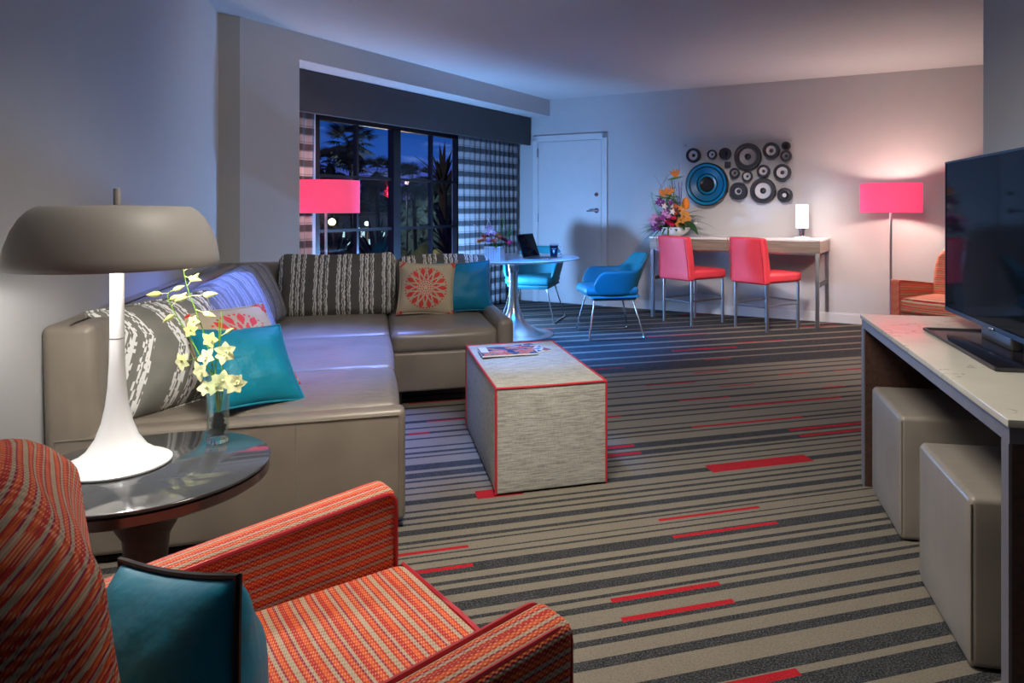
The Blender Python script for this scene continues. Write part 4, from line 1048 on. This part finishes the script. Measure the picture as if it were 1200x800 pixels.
# ------------------------------------------------------------ floor lamps
def make_floor_lamp(x, y, label):
    t = thing('floor_lamp', label, 'lamp', (x, y, 0), 0, 'pink floor lamps')
    m = MB(); m.lathe([(0, 0), (.145, 0), (.15, .004), (.15, .016), (.145, .02), (.02, .024), (0, .024)], n=40); m.build('base', M['steel'], t)
    m = MB(); m.tube([(0, 0, .02), (0, 0, 1.30)], .011, 14); m.build('pole', M['steel'], t)
    m = MB(); m.lathe([(.272, 1.155), (.275, 1.155), (.275, 1.43), (.272, 1.43), (.2715, 1.42), (.2715, 1.165), (.272, 1.155)], n=64); m.build('shade', M['pinkshade'], t)
    m = MB()
    for k in range(3):
        a = 2*PI*k/3; m.tube([(0, 0, 1.38), (.271*math.cos(a), .271*math.sin(a), 1.38)], .0025, 6)
    m.build('spider', M['steel'], t)
    m = MB(); m.blob((0, 0, 1.30), (.03, .03, .045), 8); m.build('bulb', M['bulb'], t)
    return t
make_floor_lamp(-2.150, 5.985, 'pink drum shade floor lamp behind the sofa in the window recess')
make_floor_lamp(2.96, 6.75, 'pink drum shade floor lamp beside the counter table at the back wall')
LP = (1.0, .78, .66)
point('left_lamp_light', (-2.150, 5.935, 1.30), 14, LP, .045)
point('right_lamp_light', (2.96, 6.70, 1.30), 46, LP, .045)

# ------------------------------------------------------------ television console (x into the wall, y away; origin near-left top corner)
CO = Vector((.939, 1.556)); CR = R(-10.5)
def cp(x, y): return CO+Vector((.983, -.182))*x+Vector((.182, .983))*y
cs = thing('media_console', 'long open console with veined stone top under the television', 'console', (CO.x, CO.y, 0), CR)
CL, CD, CH = 1.57, .64, .735
m = MB(); m.rbox((CD/2, CL/2, CH-.009), (CD, CL, .018), .002, 1); m.build('stone_top', M['marble'], cs)
m = MB(); m.box(.006, CD-.01, .006, CL-.006, CH-.055, CH-.018); m.build('apron', M['mauve'], cs, smooth=False)
for (a, b) in ((.006, .046), (CL-.046, CL-.006)):
    pn = MB(); pn.box(.010, CD-.01, a, b, 0, CH-.055); o = pn.build('end_panel', M['darkwood'], cs, smooth=False)
    pn = MB(); pn.box(.004, .011, a, b, 0, CH-.055); pn.build('edge_band', M['mauve'], o, smooth=False)
m = MB(); m.box(CD-.03, CD-.012, .046, CL-.046, .02, CH-.055); m.build('back_panel', M['darkwood'], cs, smooth=False)

def cube(label, corner, side, first=None):
    t = thing('cube_ottoman', label, 'ottoman', (corner[0], corner[1], 0), R(-10.3), 'leather cube ottomans')
    m = MB(); m.rbox((side/2, side/2, .2275), (side, side, .445), .018, 6, (.004, .004, .006)); m.build('body', M['cubeleather'], t)
    for (x, y) in ((.004, .004), (.004, side-.004)):
        m = MB(); m.tube([(x, y, .03), (x, y, .432)], .0035, 6); m.build('seam', M['cubeleather'], t)
    m = MB(); m.box(.02, side-.02, .02, side-.02, 0, .006); m.build('base_plate', M['black'], t, smooth=False)
    return t
cube('beige leather cube ottoman nearer the camera under the console', (1.009, 1.835), .45)
cube('beige leather cube ottoman farther away under the console', (1.150, 2.545), .45)

# television
tv = thing('television', 'large flat television with black glass stand on the stone topped console', 'television', (*cp(.30, .93), CH), CR)
m = MB(); m.rbox((-.015, -.095, .004), (.26, .70, .008), .004, 2); m.build('stand_base', M['tvbase'], tv)
m = MB(); m.tube([(-.145, -.44, .006), (-.145, .25, .006)], .0055, 8); m.tube([(-.145, -.44, .006), (.115, -.44, .006)], .0055, 8); m.tube([(-.145, .25, .006), (.115, .25, .006)], .0055, 8); m.build('stand_trim', M['darkmetal'], tv)
m = MB(); m.rbox((.02, -.03, .04), (.04, .26, .07), .008, 2); m.build('neck', M['darkmetal'], tv)
TW, TB, TT = .985, .050, .650
m = MB(); m.rbox((.014, -.02, (TB+TT)/2), (.032, TW, TT-TB), .006, 2); m.build('casing', M['black'], tv)
m = MB()
for (a, b, c, d) in ((-TW/2, TW/2, TB, TB+.016), (-TW/2, TW/2, TT-.008, TT), (-TW/2, -TW/2+.008, TB, TT), (TW/2-.008, TW/2, TB, TT)): m.box(-.006, .002, a-.02, b-.02, c, d)
bz_ = plain('blue_grey_bezel', (.05, .075, .12), .25, .7); m.build('bezel', bz_, tv, smooth=False)
m = MB(); m.box(-.0035, .0, -TW/2-.02+.007, TW/2-.02-.007, TB+.015, TT-.007); m.build('screen', M['screen'], tv, smooth=False)
m = MB(); m.rbox((-.008, -.02, TB+.004), (.008, .035, .012), .003, 1); m.build('status_light', M['chrome'], tv)

# ------------------------------------------------------------ outside the window
gz = -3.2
m = MB(); m.box(-160, 20, 12, 200, gz-.1, gz); o = m.build('ground', plain('night_ground', (.01, .012, .01), .9), smooth=False); tag(o, kind='structure')
palm_leaf = plain('palm_leaf_night', (.010, .016, .018), .8); bark = plain('palm_bark', (.02, .018, .016), .9); bush_m = plain('shrub_night', (.03, .05, .035), .8, var=.5, scale=2)
def outp(px, Y): return ((px-680)/830*Y, Y)
def zat(py, Y): return 1.2-(py-243.3)/830*Y
def fan_palm(label, px, py, Y, rad, seed, n=36):
    x, y = outp(px, Y); z = zat(py, Y); rn = random.Random(seed)
    t = thing('palm_tree', label, 'palm', (x, y, gz), 0, 'palms outside the window')
    h = z-gz
    m = MB(); m.tube([(0, 0, 0), (.1, 0, h*.5), (0, 0, h)], [rad*.14, rad*.09, rad*.10], 10); m.build('trunk', bark, t)
    m = MB(); m.blob((0, 0, h-rad*.35), (rad*.22, rad*.22, rad*.5), 6, .3, seed)
    for k in range(n):
        a = rn.uniform(0, 2*PI); el = rn.uniform(-.9, 1.1); d = Vector((math.cos(a)*math.cos(el), math.sin(a)*math.cos(el), math.sin(el)))
        L = rad*rn.uniform(.5, .68); tip = Vector((0, 0, h))+d*L
        m.tube([(0, 0, h), Vector((0, 0, h))+d*L*.5, tip], rad*.012, 4)
        u = Vector((0, 0, 1)); u = (u-d*u.dot(d)).normalized(); w = d.cross(u)
        for q in range(13):
            ang = (q-6)*.25; dd = d*math.cos(ang)+w*math.sin(ang)
            m.leaf(tip, dd, u, rad*.62*(1-.25*abs(q-6)/6), rad*.075, .45, 4)
    m.build('fronds', palm_leaf, t, merge=False)
fan_palm('tall fan palm silhouette seen in the upper left panes', 411, 170, 30, 1.12, 1)
fan_palm('shorter fan palm silhouette at the left edge of the window', 387, 196, 27, .92, 2)
fan_palm('drooping fan palm silhouette just left of the thick mullion', 441, 205, 28, .9, 3)
fan_palm('fan palm silhouette just right of the thick mullion', 484, 212, 27, .85, 4)
def spear_plant(label, px, py, Y, rad, seed):
    x, y = outp(px, Y); z = zat(py, Y); rn = random.Random(seed); h = z-gz
    t = thing('yucca', label, 'plant', (x, y, gz), 0, 'spiky plants outside the window')
    m = MB(); m.tube([(0, 0, 0), (0, 0, h)], rad*.12, 8); m.build('trunk', bark, t)
    m = MB()
    for k in range(40):
        a = rn.uniform(0, 2*PI); d = Vector((math.cos(a)*.7, math.sin(a)*.7, rn.uniform(.4, 2.4))); m.leaf((0, 0, h-rad*rn.uniform(0, .5)), d, (0, 0, 1), rad*rn.uniform(.7, 1.25), rad*.12, .12, 4)
    m.build('fronds', palm_leaf, t, merge=False)
spear_plant('spiky yucca silhouette in the upper right panes', 519, 212, 20, 1.0, 5)
spear_plant('low spiky plant close outside the lower right panes', 527, 282, 13, .8, 6)
spear_plant('low spiky plant close outside the lower left panes', 392, 300, 13, .8, 7)
spear_plant('low spiky plant outside the lower panes left of the thick mullion', 440, 302, 13, .8, 8)
def shrub(label, px, py, Y, w, seed, mat=bush_m):
    x, y = outp(px, Y); z = zat(py, Y); h = z-gz; rn = random.Random(seed)
    t = thing('garden_tree', label, 'tree', (x, y, gz), 0, 'dark trees outside the window')
    m = MB(); m.tube([(0, 0, 0), (0, 0, h*.6)], w*.05, 8); m.build('trunk', bark, t)
    m = MB()
    for k in range(650):
        a = rn.uniform(0, 2*PI); r = w/2*rn.random()**.5; zz_ = h*(.12+.88*rn.random()**.7)*(1-.25*(r/(w/2))**2)
        d = Vector((rn.uniform(-1, 1), rn.uniform(-1, 1), rn.uniform(-.4, 1))); m.leaf((r*math.cos(a), r*math.sin(a), zz_-.2), d, (0, 0, 1), w*.10, w*.05, .2, 3)
    m.blob((0, 0, h*.5), (w*.42, w*.42, h*.42), 10, .35, seed); m.build('foliage', mat, t, merge=False)
for (lb, px, py, Y, w, sd) in (('dark tree mass behind the lower left panes', 372, 222, 42, 6, 1), ('dark tree mass behind the palms at left', 405, 226, 46, 6, 2), ('dark tree beside the red lit tower', 436, 218, 44, 4.6, 3), ('dark tree right of the thick mullion', 480, 224, 40, 5, 4), ('dark rounded tree in the middle right panes', 505, 212, 34, 4.2, 5), ('dark tree at the right edge of the window', 538, 208, 32, 4.2, 6)):
    shrub(lb, px, py, Y, w, sd)
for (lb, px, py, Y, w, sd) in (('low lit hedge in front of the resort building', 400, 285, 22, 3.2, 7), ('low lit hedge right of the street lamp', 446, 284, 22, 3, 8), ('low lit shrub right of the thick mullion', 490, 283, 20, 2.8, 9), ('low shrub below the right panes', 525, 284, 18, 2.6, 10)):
    shrub(lb, px, py, Y, w, sd, plain('lit_shrub_%d' % sd, (.05, .075, .03), .8, var=.5, scale=3))  # paler copy of the shrub green, lamplight put into the colour
# red lit tower
x, y = outp(457, 60); tw = thing('lit_tower', 'distant slim tower strung with red lights', 'tower', (x, y, gz))
redl = emit('red_lights', (1, .03, .10), 5.0); dimr = plain('tower_red_glow', (.30, .02, .06), .6, Emission_Color=(1, .03, .10), Emission_Strength=.25)  # shaft emits faint red itself, the glow is put into its material
m = MB(); m.box(-.42, .42, -.4, .4, 0, 6.9); m.build('shaft', dimr, tw, smooth=False)
for k in range(5):
    m = MB(); m.blob((0, -.5, 6.6-k*.52), (.15, .15, .15), 5); m.build('red_lamp', redl, tw)
for k in range(4):
    m = MB(); m.box(-.42, .42, -.46, -.41, 6.3-k*.52, 6.36-k*.52); m.build('light_strip', redl, tw, smooth=False)
# resort building with lit windows, street lamps
x, y = outp(434, 36); hb = thing('resort_building', 'low distant building with cool lit windows', 'building', (x, y, gz))
m = MB(); m.box(-1.6, 1.6, 0, 3, 0, 4.0); m.build('walls', plain('dim_wall', (.06, .07, .08), .8), hb, smooth=False)
m = MB(); m.box(-1.8, 1.8, -.2, 3.2, 4.0, 4.15); m.build('roof', M['black'], hb, smooth=False)
rn = random.Random(4); lit = emit('lit_window', (.55, .85, .9), .9)
for k in range(9):
    xx = -1.5+.34*k; m = MB(); m.box(xx, xx+.2, -.03, 0, 2.9-.4*(k % 3), 3.2-.4*(k % 3)); m.build('lit_window', lit, hb, smooth=False)
def street_lamp(label, px, py, Y, colr, s, st):
    x, y = outp(px, Y); z = zat(py, Y); t = thing('street_lamp', label, 'street lamp', (x, y, gz), 0, 'lamps outside the window')
    m = MB(); m.tube([(0, 0, 0), (0, 0, z-gz)], .04, 8); m.build('post', M['black'], t)
    m = MB(); m.blob((0, 0, z-gz), (s, s, s), 8); m.build('globe', emit('globe_%d' % px, colr, st), t)
street_lamp('bright yellow garden lamp beside the pink lampshade', 389, 260, 18, (1, .85, .35), .09, 7)
street_lamp('cool white garden lamp low in the left panes', 430, 262, 18, (.7, 1, .9), .06, 4)
street_lamp('cool white garden lamp between the left panes', 419, 268, 19, (.8, 1, 1), .05, 4)
street_lamp('warm garden lamp low behind the sofa back, right of the thick mullion', 505, 293, 16, (1, .75, .3), .035, 4)
street_lamp('pale pink lamp high right of the thick mullion', 477, 214, 30, (1, .55, .65), .09, 1.6)
street_lamp('warm garden lamp low at the left edge of the window', 384, 298, 15, (1, .75, .3), .03, 4)
point('garden_glow', (-4.6, 17.5, .3), 110, (1, .75, .4), .2)
point('garden_glow_far', (-9, 30, 1.5), 420, (.6, .8, 1), .3)  # added light without a fixture, brightens the dark foliage
